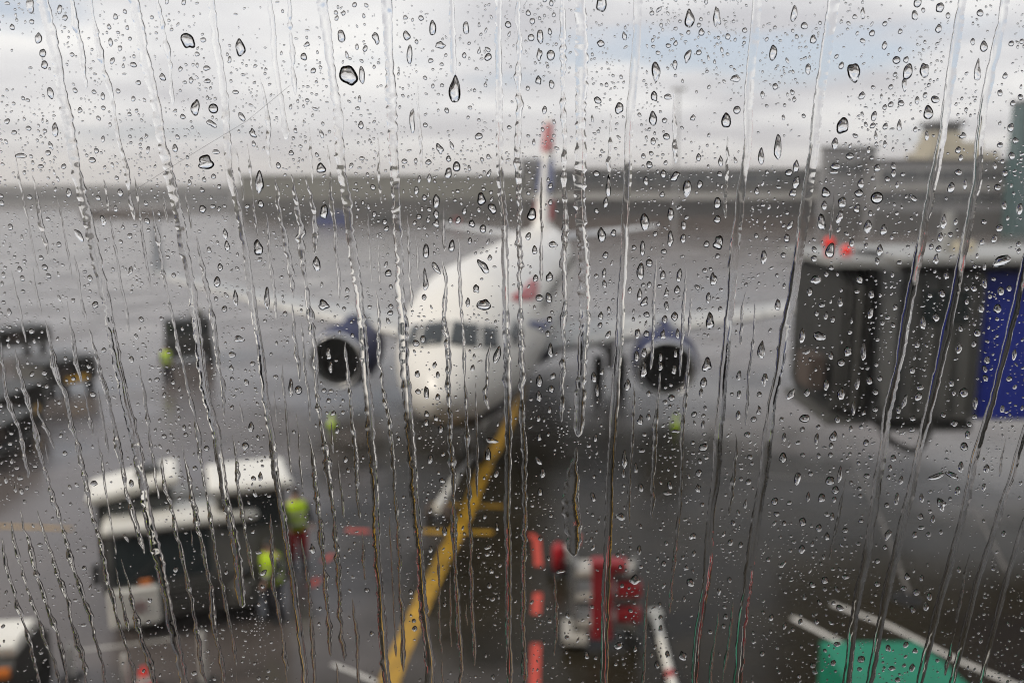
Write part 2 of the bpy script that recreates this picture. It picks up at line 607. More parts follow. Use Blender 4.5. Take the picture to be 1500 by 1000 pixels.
building('glass_block', 'teal glass curtain wall block at the far right above the jet bridge', 'building', 1499, 1660, 150, 140, 3, M_BTEAL, [(1.0 + 3.6 * k, 4.2 + 3.6 * k, 3.0, M_BTEAL) for k in range(5)], M_BGREY)
building('olive_building', 'long hazy olive roofed building left of the tail fin', 'building', 352, 764, 259, 205, 30, M_BOLIVE, None, M_BOLIVE, [(0, 4.6, M_BDARK, .5)])
building('hangar', 'faint low grey hangar across the far left of the apron', 'building', -140, 350, 273, 330, 40, M_BGREY, [(2.4, 4.4, 9, M_BGLASS)], M_BLIGHT)
building('cargo_shed', 'small dark shed half lost in haze before the faint hangar', 'building', 118, 226, 311, 212, 14, M_BROWN)
building('fuel_store', 'squat dark grey block at the far right end of the hangar', 'building', 262, 346, 296, 260, 14, M_BGREY)

# control tower: shaft, stepped beige base, cab, mast
ct = thing('control_tower', 'beige stepped control tower with a dark glazed cab behind the jet bridge', 'tower', (atY(1388, 300, 175).x, 180, 0))
zt = lambda y: atY(1388, y, 175).z
MB().box((2.4, 0, zt(222) / 2), (13.6, 10, zt(222))).build('base', M_BBEIGE, ct)
MB().box((1.6, 0, (zt(222) + zt(208)) / 2 + .1), (9.4, 8, zt(208) - zt(222))).build('middle_storey', M_BBEIGE, ct)
MB().box((0, 0, (zt(208) + zt(193)) / 2 + .15), (5.6, 6, zt(193) - zt(208))).build('shaft', M_BBEIGE, ct)
cb = MB().add([(sx * r, sy * r, z) for z, r in ((zt(193) + .2, 2.3), (zt(180), 2.9)) for sx, sy in ((-1, -1), (1, -1), (1, 1), (-1, 1))],
              [(3, 2, 1, 0), (4, 5, 6, 7)] + [(i, (i + 1) % 4, 4 + (i + 1) % 4, 4 + i) for i in range(4)]).build('cab', M_BGLASS, ct)
MB().box((0, 0, zt(180) + .25), (6.6, 6.6, .5)).build('roof', M_BGREY, ct)
MB().tube((0, 0, zt(180) + .5), (0, 0, zt(166)), .12).build('mast', M_STEEL, ct)


def light_mast(px, ytop, Y, label):
    p = atY(px, ytop, Y)
    t = thing('floodlight_mast', label, 'light mast', (p.x, Y, 0), 0, 'floodlight masts across the apron')
    MB().tube((0, 0, 0), (0, 0, p.z), .28, .16).build('pole', M_STEEL, t)
    MB().box((0, 0, p.z + .1), (2.4, .5, .3)).build('head_frame', M_STEEL, t)
    for i in (-1, 0, 1):
        MB().box((i * .8, -.3, p.z + .1), (.6, .3, .5)).build('lamp', M_BLIGHT, t)
    return t


light_mast(334, 222, 200, 'thin floodlight mast standing left of the olive building')
light_mast(994, 132, 150, 'tall thin floodlight mast in front of the pier, right of the fin')


def far_van(px, py, L, H, m, label, glass=True, rz=0.0, low=False):
    p = at(px, py)
    t = thing('parked_van', label, 'van', p, rz, 'service vehicles parked along the far buildings')
    body = MB().prism_x([(-.9, .3), (.9, .3), (.9, H * .95), (.8, H), (-.8, H), (-.9, H * .95)], -L / 2 + L * .22, L / 2)
    body.prism_x([(-.9, .3), (.9, .3), (.85, H * .5), (-.85, H * .5)], -L / 2, -L / 2 + L * .22)
    body.build('body', m, t)
    MB().box((.1 * L, -.92, H * .72), (L * .5, .06, H * .26)).build('window', M_VGLASS, t)
    me = None
    for i in (-1, 1):
        for j in (-1, 1):
            if me is None:
                o = MB().lathe([(-.12, .02), (-.12, .33), (.12, .33), (.12, .02)], 'y', 12).build('wheel', M_BLACK, t)
                me = o.data
            else:
                o = mesh_obj('wheel', None, None, None, t, mesh=me)
            o.location = (i * L * .32, j * .82, .33)
    return t


far_van(430, 330, 5.5, 2.3, M_VDARK, 'dark van before the olive building, leftmost of the far row')
far_van(487, 332, 6.5, 2.8, M_BLUE, 'dark blue van before the olive building under a lime patch')
far_van(560, 331, 6.0, 2.4, M_VDARK, 'dark van at the middle of the olive building')
far_van(640, 332, 6.0, 2.6, M_VGREY, 'grey van before the right half of the olive building')
far_van(662, 331, 3.2, 1.6, M_RED, 'small red van before the right half of the olive building')
far_van(1020, 328, 6.5, 2.6, M_VWHITE, 'pale van before the pier, right of the floodlight mast')
far_van(1106, 328, 4.5, 2.2, M_VWHITE, 'small pale van before the right end of the pier')
far_van(1152, 328, 5.0, 2.4, M_VWHITE, 'pale van half behind the left edge of the jet bridge')
far_van(1240, 331, 6.0, 2.6, M_BLUE, 'dark blue van before the grey office block')
far_van(1376, 314, 3.6, 1.7, M_LIME, 'lime yellow van before the terminal below the control tower')
far_van(1466, 320, 4.5, 2.2, M_YELLOW, 'dull yellow van at the far right below the teal block')
far_van(398, 300, 2.2, 1.6, M_LIME, 'tiny lime vehicle on the far left before the olive building')
far_van(488, 300, 2.2, 1.6, M_LIME, 'tiny lime vehicle farther right before the olive building')
MB_h = MB()
# ------------------------------------------------------------------ airliner
PX, PY, PSI = -1.70, 20.0, 0.120
plane = thing('passenger_airliner', 'white twin engine airliner with navy engines and red and blue tail facing the terminal', 'aeroplane', (PX, PY, 0), PI / 2 - PSI)
ST = [(0, .02, .02, 3.05), (.06, .20, .19, 3.055), (.2, .42, .40, 3.07), (.5, .74, .72, 3.12), (1.0, 1.07, 1.06, 3.21), (1.6, 1.35, 1.38, 3.33), (2.2, 1.55, 1.62, 3.46), (3.0, 1.74, 1.83, 3.59), (4.0, 1.88, 1.98, 3.69),
      (5.0, 1.95, 2.05, 3.74), (6.0, 1.975, 2.07, 3.76), (10, 1.975, 2.07, 3.76), (14, 1.975, 2.07, 3.76), (18, 1.975, 2.07, 3.76), (22.5, 1.975, 2.07, 3.76), (24, 1.93, 2.0, 3.82), (26, 1.76, 1.79, 4.04), (28, 1.43, 1.46, 4.35),
      (30, 1.02, 1.06, 4.70), (32, .58, .62, 5.05), (33.4, .27, .30, 5.27), (33.84, .14, .16, 5.33)]
SX = np.array([s[0] for s in ST])


def fsec(x):
    return tuple(float(np.interp(x, SX, [s[k] for s in ST])) for k in (1, 2, 3))


def fpt(x, th, off=0.0):
    """fuselage surface point: th = angle from the top, + towards starboard (photo left)"""
    w, h, zc = fsec(x)
    return Vector((x, (w + off) * math.sin(th), zc + (h + off) * math.cos(th)))


def fx(y, z):
    """x where the nose surface passes through (y, z)"""
    lo, hi = 0.0, 6.0
    for _ in range(40):
        m = (lo + hi) / 2
        w, h, zc = fsec(m)
        if (y / w) ** 2 + ((z - zc) / h) ** 2 > 1: lo = m
        else: hi = m
    return hi


xs = sorted(set([round(float(v), 3) for v in np.concatenate([SX, np.arange(.3, 6, .3), np.arange(6.5, 33.8, .75)])]))
nn = 56
fv = [fpt(x, 2 * PI * i / nn) for x in xs for i in range(nn)]
ff = [(k * nn + i, (k + 1) * nn + i, (k + 1) * nn + (i + 1) % nn, k * nn + (i + 1) % nn) for k in range(len(xs) - 1) for i in range(nn)]
ff += [tuple(range(nn)), tuple(range(len(fv) - 1, len(fv) - nn - 1, -1))]
fus = mesh_obj('fuselage', fv, ff, M_WHITE, plane, True)


def skin_patch(name, corners_fn, nu, nv, m, parent, th=.02, label=None):
    """a thin shell following the fuselage: corners_fn(u, v) -> (x, angle)"""
    vs, fs = [], []
    for off in (-.02, th):
        for i in range(nu + 1):
            for j in range(nv + 1):
                x, a = corners_fn(i / nu, j / nv)
                vs.append(fpt(x, a, off))
    n2 = (nu + 1) * (nv + 1)
    q = lambda i, j, k: k * n2 + i * (nv + 1) + j
    for i in range(nu):
        for j in range(nv):
            fs.append((q(i, j, 1), q(i + 1, j, 1), q(i + 1, j + 1, 1), q(i, j + 1, 1)))
    for i in range(nu):
        fs += [(q(i, 0, 0), q(i + 1, 0, 0), q(i + 1, 0, 1), q(i, 0, 1)), (q(i, nv, 1), q(i + 1, nv, 1), q(i + 1, nv, 0), q(i, nv, 0))]
    for j in range(nv):
        fs += [(q(0, j, 1), q(0, j + 1, 1), q(0, j + 1, 0), q(0, j, 0)), (q(nu, j, 0), q(nu, j + 1, 0), q(nu, j + 1, 1), q(nu, j, 1))]
    o = mesh_obj(name, vs, fs, m, parent, True)
    if label: o['label'] = label
    return o


def nose_patch(name, quad, m, parent, n=6):
    """a pane given by its outline in the front view (y, z): two lower, two upper corners"""
    vs, fs = [], []
    (y0, z0), (y1, z1), (y2, z2), (y3, z3) = quad
    for off in (-.015, .022):
        for i in range(n + 1):
            for j in range(n + 1):
                u, v = i / n, j / n
                y = (y0 * (1 - u) + y1 * u) * (1 - v) + (y3 * (1 - u) + y2 * u) * v
                z = (z0 * (1 - u) + z1 * u) * (1 - v) + (z3 * (1 - u) + z2 * u) * v
                x = fx(y, z)
                vs.append((x - off * .75, y + math.copysign(off * .3, y), z + off * .6))
    k2 = (n + 1) ** 2
    q = lambda i, j, k: k * k2 + i * (n + 1) + j
    for i in range(n):
        for j in range(n):
            fs.append((q(i, j, 1), q(i + 1, j, 1), q(i + 1, j + 1, 1), q(i, j + 1, 1)))
        fs += [(q(i, 0, 0), q(i + 1, 0, 0), q(i + 1, 0, 1), q(i, 0, 1)), (q(i, n, 1), q(i + 1, n, 1), q(i + 1, n, 0), q(i, n, 0)),
               (q(0, i, 1), q(0, i + 1, 1), q(0, i + 1, 0), q(0, i, 0)), (q(n, i, 0), q(n, i + 1, 0), q(n, i + 1, 1), q(n, i, 1))]
    return mesh_obj(name, vs, fs, m, parent, True)


for sg in (1, -1):
    nose_patch('windshield_pane', [(sg * .06, 4.22), (sg * .74, 4.12), (sg * .68, 4.60), (sg * .06, 4.70)], M_GLASSD, fus)
    nose_patch('windshield_pane', [(sg * .83, 4.10), (sg * 1.20, 4.02), (sg * 1.10, 4.48), (sg * .76, 4.58)], M_GLASSD, fus)
    skin_patch('windshield_pane', lambda u, v, sg=sg: (2.25 + u * .7, sg * math.radians(60 + 14 * v - u * 3)), 4, 4, M_GLASSD, fus)
    for (xd, wd, n0, n1) in ((4.3, .82, 55, 103), (28.2, .8, 45, 95)):
        skin_patch('door', lambda u, v, sg=sg, xd=xd, wd=wd, n0=n0, n1=n1: (xd + u * wd, sg * math.radians(n0 + (n1 - n0) * v)), 3, 8, M_WHITE, fus, .012)
    wv = MB()
    for k in range(38):
        x = 6.2 + k * .533
        if 14.6 < x < 15.2: continue
        vs, fs = [], []
        for off in (.004, .014):
            for u, v in ((0, .2), (.2, 0), (.8, 0), (1, .2), (1, .8), (.8, 1), (.2, 1), (0, .8)):
                vs.append(fpt(x + u * .24, sg * math.radians(66 + 9.6 * v), off))
        fs = [tuple(range(8)), tuple(range(15, 7, -1))] + [(i, 8 + i, 8 + (i + 1) % 8, (i + 1) % 8) for i in range(8)]
        wv.add(vs, fs)
    wv.build('cabin_window', M_GLASSD, fus)['kind'] = 'stuff'
# the livery ribbon on the port side of the nose, red over blue
RIB = [None]


def ribbon(x0, x1, a0, a1, sw, m, name='livery_ribbon'):
    skin_patch(name, lambda u, v: (x0 + (x1 - x0) * u, -math.radians(a0 + (a1 - a0) * u + (v - .5) * sw * math.sin(PI * (.14 + .72 * u)) + 4 * math.sin(PI * 1.4 * u))), 14, 4, m, fus, .018)


ribbon(3.6, 7.7, 46, 56, 13, M_RED)
ribbon(3.7, 8.2, 70, 96, 9, M_BLUE)
skin_patch('dark_belly', lambda u, v: (.75 + 29.0 * u ** 1.6, math.radians(180 + (v * 2 - 1) * float(np.interp(.75 + 29.0 * u ** 1.6, [.75, 1.5, 3, 6, 26, 30], [36, 58, 64, 64, 60, 30])))), 44, 18, M_BELLY, fus, .012)
# belly fairing
bf = MB()
bs = [(9.2, .3, .15, 1.9), (10.2, 1.5, .55, 2.1), (12, 2.0, .85, 2.2), (16, 2.05, .9, 2.2), (18.5, 1.7, .7, 2.25), (20.5, .5, .25, 2.1)]
bf.add([(x, w * math.cos(2 * PI * i / 20), zc + h * math.sin(2 * PI * i / 20)) for x, w, h, zc in bs for i in range(20)],
       [(k * 20 + i, (k + 1) * 20 + i, (k + 1) * 20 + (i + 1) % 20, k * 20 + (i + 1) % 20) for k in range(len(bs) - 1) for i in range(20)])
bf.build('belly_fairing', M_BELLY, plane, True)
AF = [(0, 0), (.012, .022), (.05, .045), (.15, .068), (.3, .078), (.5, .066), (.75, .036), (1, .004), (1, -.002), (.75, -.020), (.5, -.036), (.3, -.044), (.15, -.040), (.05, -.028), (.012, -.014)]


def airfoil_loft(sections, span_axis, m, name, parent, t=1.0):
    """sections: (x of leading edge, chord, offset along span, other coordinate)"""
    n = len(AF)
    vs, fs = [], []
    for xl, ch, s, o in sections:
        for a, b in AF:
            if span_axis == 'y': vs.append((xl + a * ch, s, o + b * ch * t))
            else: vs.append((xl + a * ch, o + (b + .0) * ch * t * (1 if b >= 0 else 1.6), s))
    for k in range(len(sections) - 1):
        for i in range(n):
            fs.append((k * n + i, k * n + (i + 1) % n, (k + 1) * n + (i + 1) % n, (k + 1) * n + i))
    fs += [tuple(range(n)), tuple(range(len(vs) - 1, len(vs) - n - 1, -1))]
    o = mesh_obj(name, vs, fs, m, parent, True)
    return smooth_angle(o, 50)


for sg in (1, -1):
    zl = lambda y: 2.32 + (y - 1.9) * .088 + max(0, y - 9) ** 2 * .0035
    wing = airfoil_loft([(10.1, 7.4, sg * .6, 2.2), (11.0, 6.3, sg * 1.9, zl(1.9)), (13.3, 3.95, sg * 6.4, zl(6.4)), (15.2, 2.95, sg * 10.2, zl(10.2)), (18.45, 1.55, sg * 16.4, zl(16.4)), (18.95, 1.3, sg * 17.3, zl(17.3) + .05)], 'y', M_WING, 'wing', plane, 1.15)
    # slat: the bare metal leading edge
    sl = MB()
    ys = [2.6, 6.2, 6.5, 10.2, 16.2]
    for ya, yb in ((2.6, 5.2), (6.3, 9.6), (9.7, 13.0), (13.1, 16.2)):
        pts = []
        for y in (ya, yb):
            xl = float(np.interp(y, [1.9, 6.4, 10.2, 16.4], [11.0, 13.3, 15.2, 18.45]))
            c = float(np.interp(y, [1.9, 6.4, 10.2, 16.4], [6.3, 3.95, 2.95, 1.55])) * 1.15
            z = zl(y)
            pts += [(xl - .03, sg * y, z), (xl + .01 * c, sg * y, z + .028 * c), (xl + .12 * c, sg * y, z + .064 * c + .012), (xl + .10 * c, sg * y, z - .044 * c), (xl + .01 * c, sg * y, z - .024 * c)]
        MB().add(pts, [(i, (i + 1) % 5, 5 + (i + 1) % 5, 5 + i) for i in range(5)] + [(4, 3, 2, 1, 0), (5, 6, 7, 8, 9)]).build('slat', M_SLAT, wing)
    airfoil_loft([(19.0, 1.25, zl(17.3) + .10, sg * 17.35), (19.5, .95, zl(17.3) + .9, sg * 17.55), (20.2, .5, zl(17.3) + 2.2, sg * 17.8)], 'z', M_WINGT, 'winglet', wing, .8)
    for yf in (4.6, 8.2, 11.6):
        xl = float(np.interp(yf, [1.9, 6.4, 10.2, 16.4], [15.4, 15.9, 17.0, 19.4]))
        MB().lathe([(0, .02), (.5, .17), (1.5, .2), (2.4, .12), (2.9, .02)], 'x', 10, (xl, sg * yf, zl(yf) - .38)).build('flap_fairing', M_GREYP, wing, True)
    # engine
    cx, cy, cz = 10.0, sg * 5.75, 1.86
    na = MB().lathe([(.16, .985), (.45, 1.07), (1.0, 1.15), (1.8, 1.16), (2.7, 1.05), (3.5, .86), (3.5, .80), (2.6, .9)], 'x', 40, (cx, cy, cz)).build('engine_nacelle', M_NAVY, plane, True)
    MB().lathe([(.55, .86), (.25, .865), (.06, .89), (0, .93), (.03, .965), (.10, .985), (.165, .99)], 'x', 40, (cx, cy, cz)).build('inlet_lip', M_LIP, na, True)
    MB().lathe([(.5, .862), (1.1, .87)], 'x', 32, (cx, cy, cz)).build('inlet_duct', M_DARK, na, True)
    fb = MB()
    for i in range(22):
        t0 = 2 * PI * i / 22
        p = lambda r, t, x: (cx + x, cy + r * math.cos(t), cz + r * math.sin(t))
        fb.add([p(.24, t0, 1.0), p(.84, t0 + .08, .92), p(.84, t0 + .30, 1.08), p(.24, t0 + .25, 1.1)], [(0, 1, 2, 3)])
    fb.build('fan', M_DARK, na)['kind'] = 'stuff'
    MB().lathe([(1.12, .02), (1.12, .866)], 'x', 24, (cx, cy, cz)).build('fan_backing', M_BLACK, na)
    MB().lathe([(.62, .01), (.75, .1), (.95, .2), (1.08, .25)], 'x', 18, (cx, cy, cz)).build('spinner', M_DARK, na, True)
    MB().lathe([(2.7, .62), (3.6, .58), (4.4, .42), (4.4, .36), (3.6, .4), (5.1, .03)], 'x', 20, (cx, cy, cz)).build('exhaust_cone', M_STEEL, na, True)
    MB().add([(cx + a, cy + b * .16, c) for b in (-1, 1) for a, c in ((.9, cz + 1.08), (2.2, cz + 1.34), (5.6, zl(5.75) + .1), (5.6, zl(5.75) - .5), (3.2, cz + .8))],
             [(0, 1, 2, 3, 4), (9, 8, 7, 6, 5)] + [(i, 5 + i, 5 + (i + 1) % 5, (i + 1) % 5) for i in range(5)]).build('pylon', M_NAVY, na)
    # main gear
    mg = empty('main_gear')
    mg.parent = plane
    yg = sg * 3.8
    MB().tube((15.9, yg, .62), (15.9, yg * 1.0, 2.6), .15).build('strut', M_STEEL, mg)
    MB().tube((15.9, yg, 1.2), (15.9, yg - sg * 1.5, 2.5), .09).build('side_brace', M_STEEL, mg)
    MB().box((15.95, yg + sg * .42, 1.75), (1.5, .05, 1.7)).build('gear_door', M_GREYP, mg)
    for j in (-1, 1):
        wh = MB().lathe([(-.2, .3), (-.2, .5), (-.14, .57), (.14, .57), (.2, .5), (.2, .3)], 'y', 24, (15.9, yg + j * .46, .575)).build('wheel', M_BLACK, mg, True)
        MB().lathe([(-.16, .02), (-.16, .3), (.16, .3), (.16, .02)], 'y', 16, (15.9, yg + j * .46, .575)).build('rim', M_STEEL, wh)
    # tailplane
    airfoil_loft([(28.6, 3.9, sg * .3, 4.95), (29.0, 3.6, sg * .9, 5.02), (31.6, 1.5, sg * 6.2, 5.6)], 'y', M_GREYP, 'tailplane', plane)
ng = empty('nose_gear')
ng.parent = plane
MB().tube((4.9, 0, .4), (4.7, 0, 2.0), .1).build('strut', M_STEEL, ng)
MB().tube((4.8, 0, 1.0), (3.7, 0, 1.95), .06).build('drag_brace', M_STEEL, ng)
for j in (-1, 1):
    MB().box((4.4, j * .42, 1.62), (1.3, .03, .62)).build('gear_door', M_WHITE, ng)
    wh = MB().lathe([(-.11, .2), (-.11, .33), (-.07, .38), (.07, .38), (.11, .33), (.11, .2)], 'y', 20, (4.9, j * .25, .38)).build('wheel', M_BLACK, ng, True)
    MB().lathe([(-.09, .02), (-.09, .2), (.09, .2), (.09, .02)], 'y', 14, (4.9, j * .25, .38)).build('rim', M_STEEL, wh)
for j in (-.12, .12):
    MB().lathe([(0, .02), (0, .09), (.1, .07)], 'x', 12, (4.62, j, 1.35)).build('taxi_light', M_LIP, ng)
# fin with wavy red, white and blue bands
FS = [(24.6, 8.2, 5.2), (26.6, 6.2, 6.2), (29.2, 4.1, 9.2), (31.1, 2.3, 11.5), (31.5, 1.8, 11.76)]
fin = airfoil_loft([(a, c, z, 0) for a, c, z in FS], 'z', M_WHITE, 'tail_fin', plane, 1.0)


def fin_patch(u0, u1, z0, z1, m, sway=.35):
    for sg in (1, -1):
        vs, fs = [], []
        nu, nv = 16, 8
        for i in range(nu + 1):
            for j in range(nv + 1):
                u = u0 + (u1 - u0) * (i / nu) ** 2.4
                z = z0 + (z1 - z0) * j / nv + sway * math.sin(u * 5.0)
                z = min(max(z, 6.0), 11.7)
                xl = float(np.interp(z, [f[2] for f in FS], [f[0] for f in FS]))
                c = float(np.interp(z, [f[2] for f in FS], [f[1] for f in FS]))
                hb = float(np.interp(u, [a for a, _ in AF[:8]], [b for _, b in AF[:8]]))
                vs.append((xl + u * c, sg * (hb * c * 1.0 * 1.06 + .035), z))
        for i in range(nu):
            for j in range(nv):
                q = i * (nv + 1) + j
                fs.append((q, q + nv + 1, q + nv + 2, q + 1))
        o = mesh_obj('livery_band', vs, fs, m, fin, True)
        md = o.modifiers.new('thick', 'SOLIDIFY')
        md.thickness = .02


fin_patch(0.0, .97, 9.7, 11.3, M_RED, .2)
fin_patch(.02, .97, 7.4, 9.1, M_BLUE)
fin_patch(.10, .97, 6.0, 7.0, M_RED, .2)
# ------------------------------------------------------------------ jet bridge at the right
BY = 20.3
pL, pR = atY(1178, 390, BY), atY(1440, 395, BY)
jb = thing('jet_bridge', 'grey and blue passenger boarding bridge with dark bellows and a white roof', 'boarding bridge', (0, 0, 0))
zr, zf = atY(1300, 388, BY).z, atY(1300, 612, BY).z
xa = atY(1170, 450, BY + 2.7).x
xb, xc, xd, xe = (atY(x, 450, BY).x for x in (1268, 1306, 1440, 1760))
# bellows: separate folds
fold = None
nF = 7
for i in range(nF):
    x = xa + (xb - xa) * (i + .5) / nF
    pts = [(BY - .25 - .2 * (i % 2), zf + .35), (BY - .25 - .2 * (i % 2), zr - .45), (BY + .25, zr - .05), (BY + 2.6, zr - .05), (BY + 3.1, zr - .45), (BY + 3.1, zf + .35), (BY + 2.6, zf + .1), (BY + .25, zf + .1)]
    dx = (xb - xa) / nF * .42
    m = MB()
    n = len(pts)
    vs = [(x - dx, y, z) for y, z in pts] + [(x, y - .12 if y < BY + 1 else y + .12, z) for y, z in pts] + [(x + dx, y, z) for y, z in pts]
    fs = [tuple(range(n)), tuple(range(3 * n - 1, 2 * n - 1, -1))] + [(k * n + i2, (k + 1) * n + i2, (k + 1) * n + (i2 + 1) % n, k * n + (i2 + 1) % n) for k in range(2) for i2 in range(n)]
    m.add(vs, fs)
    m.build('bellows_fold', M_BRL if i == 3 else M_BRD, jb)
MB().box(((xa + xb) / 2 - .1, BY + 1.3, zr + .10), (xb - xa + .5, 4.2, .16)).build('canopy', M_BRW, jb)
MB().box(((xa + xb) / 2, BY + 1.4, zf - .02), (xb - xa + .3, 3.2, .2)).build('cab_floor', M_BRG, jb)
# upright light pillar between bellows and cab, cab body
MB().box(((xb + xc) / 2 + .12, BY + 1.4, (zr + zf) / 2), (xc - xb - .1, 3.5, zr - zf), bev=.08).build('end_pillar', M_BRL, jb)
cabb = MB().box(((xc + xd) / 2, BY + 1.5, (zr + zf) / 2 - .1), (xd - xc, 3.2, zr - zf - .1), bev=.06).build('cab', M_BRG, jb)
for k in range(5):
    MB().box((xc + (k + .5) * (xd - xc) / 5, BY - .125, (zr + zf) / 2 - .1), (.06, .05, zr - zf - .5)).build('panel_rib', M_BRD, cabb)
MB().box((xc + (xd - xc) * .55, BY - .13, zr - .95), (1.1, .03, .75)).build('window', M_VGLASS, cabb)
MB().box(((xc + xd) / 2, BY + 1.5, zf - .22), (xd - xc, 3.0, .2)).build('underframe', M_BRD, jb)
tun = MB().box(((xd + xe) / 2 + .02, BY + 1.5, (zr + zf) / 2 - .1), (xe - xd, 2.9, zr - zf - .05), bev=.06).build('tunnel', M_BRB, jb)
for k in range(5):
    MB().box((xd + .3 + k * .95, BY + .035, (zr + zf) / 2 - .1), (.05, .04, zr - zf - .4)).build('tunnel_rib', M_BRB, tun)
MB().box(((xb + xe) / 2 + .3, BY + 1.5, zr + .12), (xe - xb - .45, 4.0, .22), bev=.05).build('roof', M_BRW, jb)
for px, py in ((1215, 356), (1240, 368)):
    p = atY(px, py, BY + .6)
    MB().lathe([(zr + .18, .09), (p.z - .10, .09), (p.z - .1, .13), (p.z + .06, .13), (p.z + .13, .07), (p.z + .14, .01)], 'z', 14, (p.x, p.y, 0)).build('beacon_light', M_REDL, jb, True)
p = atY(1270, 374, BY + .8)
MB().box((p.x, p.y, (zr + p.z) / 2 + .1), (.42, .5, max(.2, p.z - zr))).build('roof_unit', M_VDARK, jb)
pw = atY(1392, 310, BY + 1.2)
MB().tube((pw.x, pw.y, zr + .2), (pw.x, pw.y, pw.z), .17, .12, 14).build('vent_pipe', M_BRW, jb)
for px in (1402, 1422):
    p = atY(px, 364, BY + 1.0)
    MB().lathe([(zr + .2, .1), (p.z - .1, .1), (p.z + .1, .12), (p.z + .2, .02)], 'z', 12, (p.x, p.y, 0)).build('work_lamp', M_BBEIGE, jb, True)
# hanging cable loop
p0, p1, pm = atY(1283, 560, BY - .35), atY(1372, 600, BY - .35), atY(1322, 655, BY - .35)
cpts = []
for i in range(25):
    t = i / 24
    x = p0.x + (p1.x - p0.x) * t
    z = (p0.z + (p1.z - p0.z) * t) - (p0.z * .5 + p1.z * .5 - pm.z) * (1 - (2 * t - 1) ** 4)
    cpts.append(Vector((x, BY - .3, z)))
MB().path(cpts, .08, 8).build('cable', M_BLACK, jb, True)
# drive column and service ladder
gx = (xc + xd) / 2 + 1.9
for k in (0, 1):
    MB().tube((xe - 1.6, BY + .8 + k * 1.4, 0.5), (xe - 1.6, BY + .8 + k * 1.4, zf), .16).build('lift_column', M_STEEL, jb)
    MB().lathe([(-.2, .1), (-.2, .45), (.2, .45), (.2, .1)], 'x', 18, (xe - 1.6, BY + .8 + k * 1.4, .45)).build('wheel', M_BLACK, jb)
MB().box((xe - 1.6, BY + 1.5, .62), (.5, 2.2, .25)).build('bogie', M_YELLOW, jb)
pp = atY(1186, 545, BY)
MB().box((pp.x + .15, BY + .4, pp.z), (.35, .9, .75)).build('bumper', M_BROWN, jb)
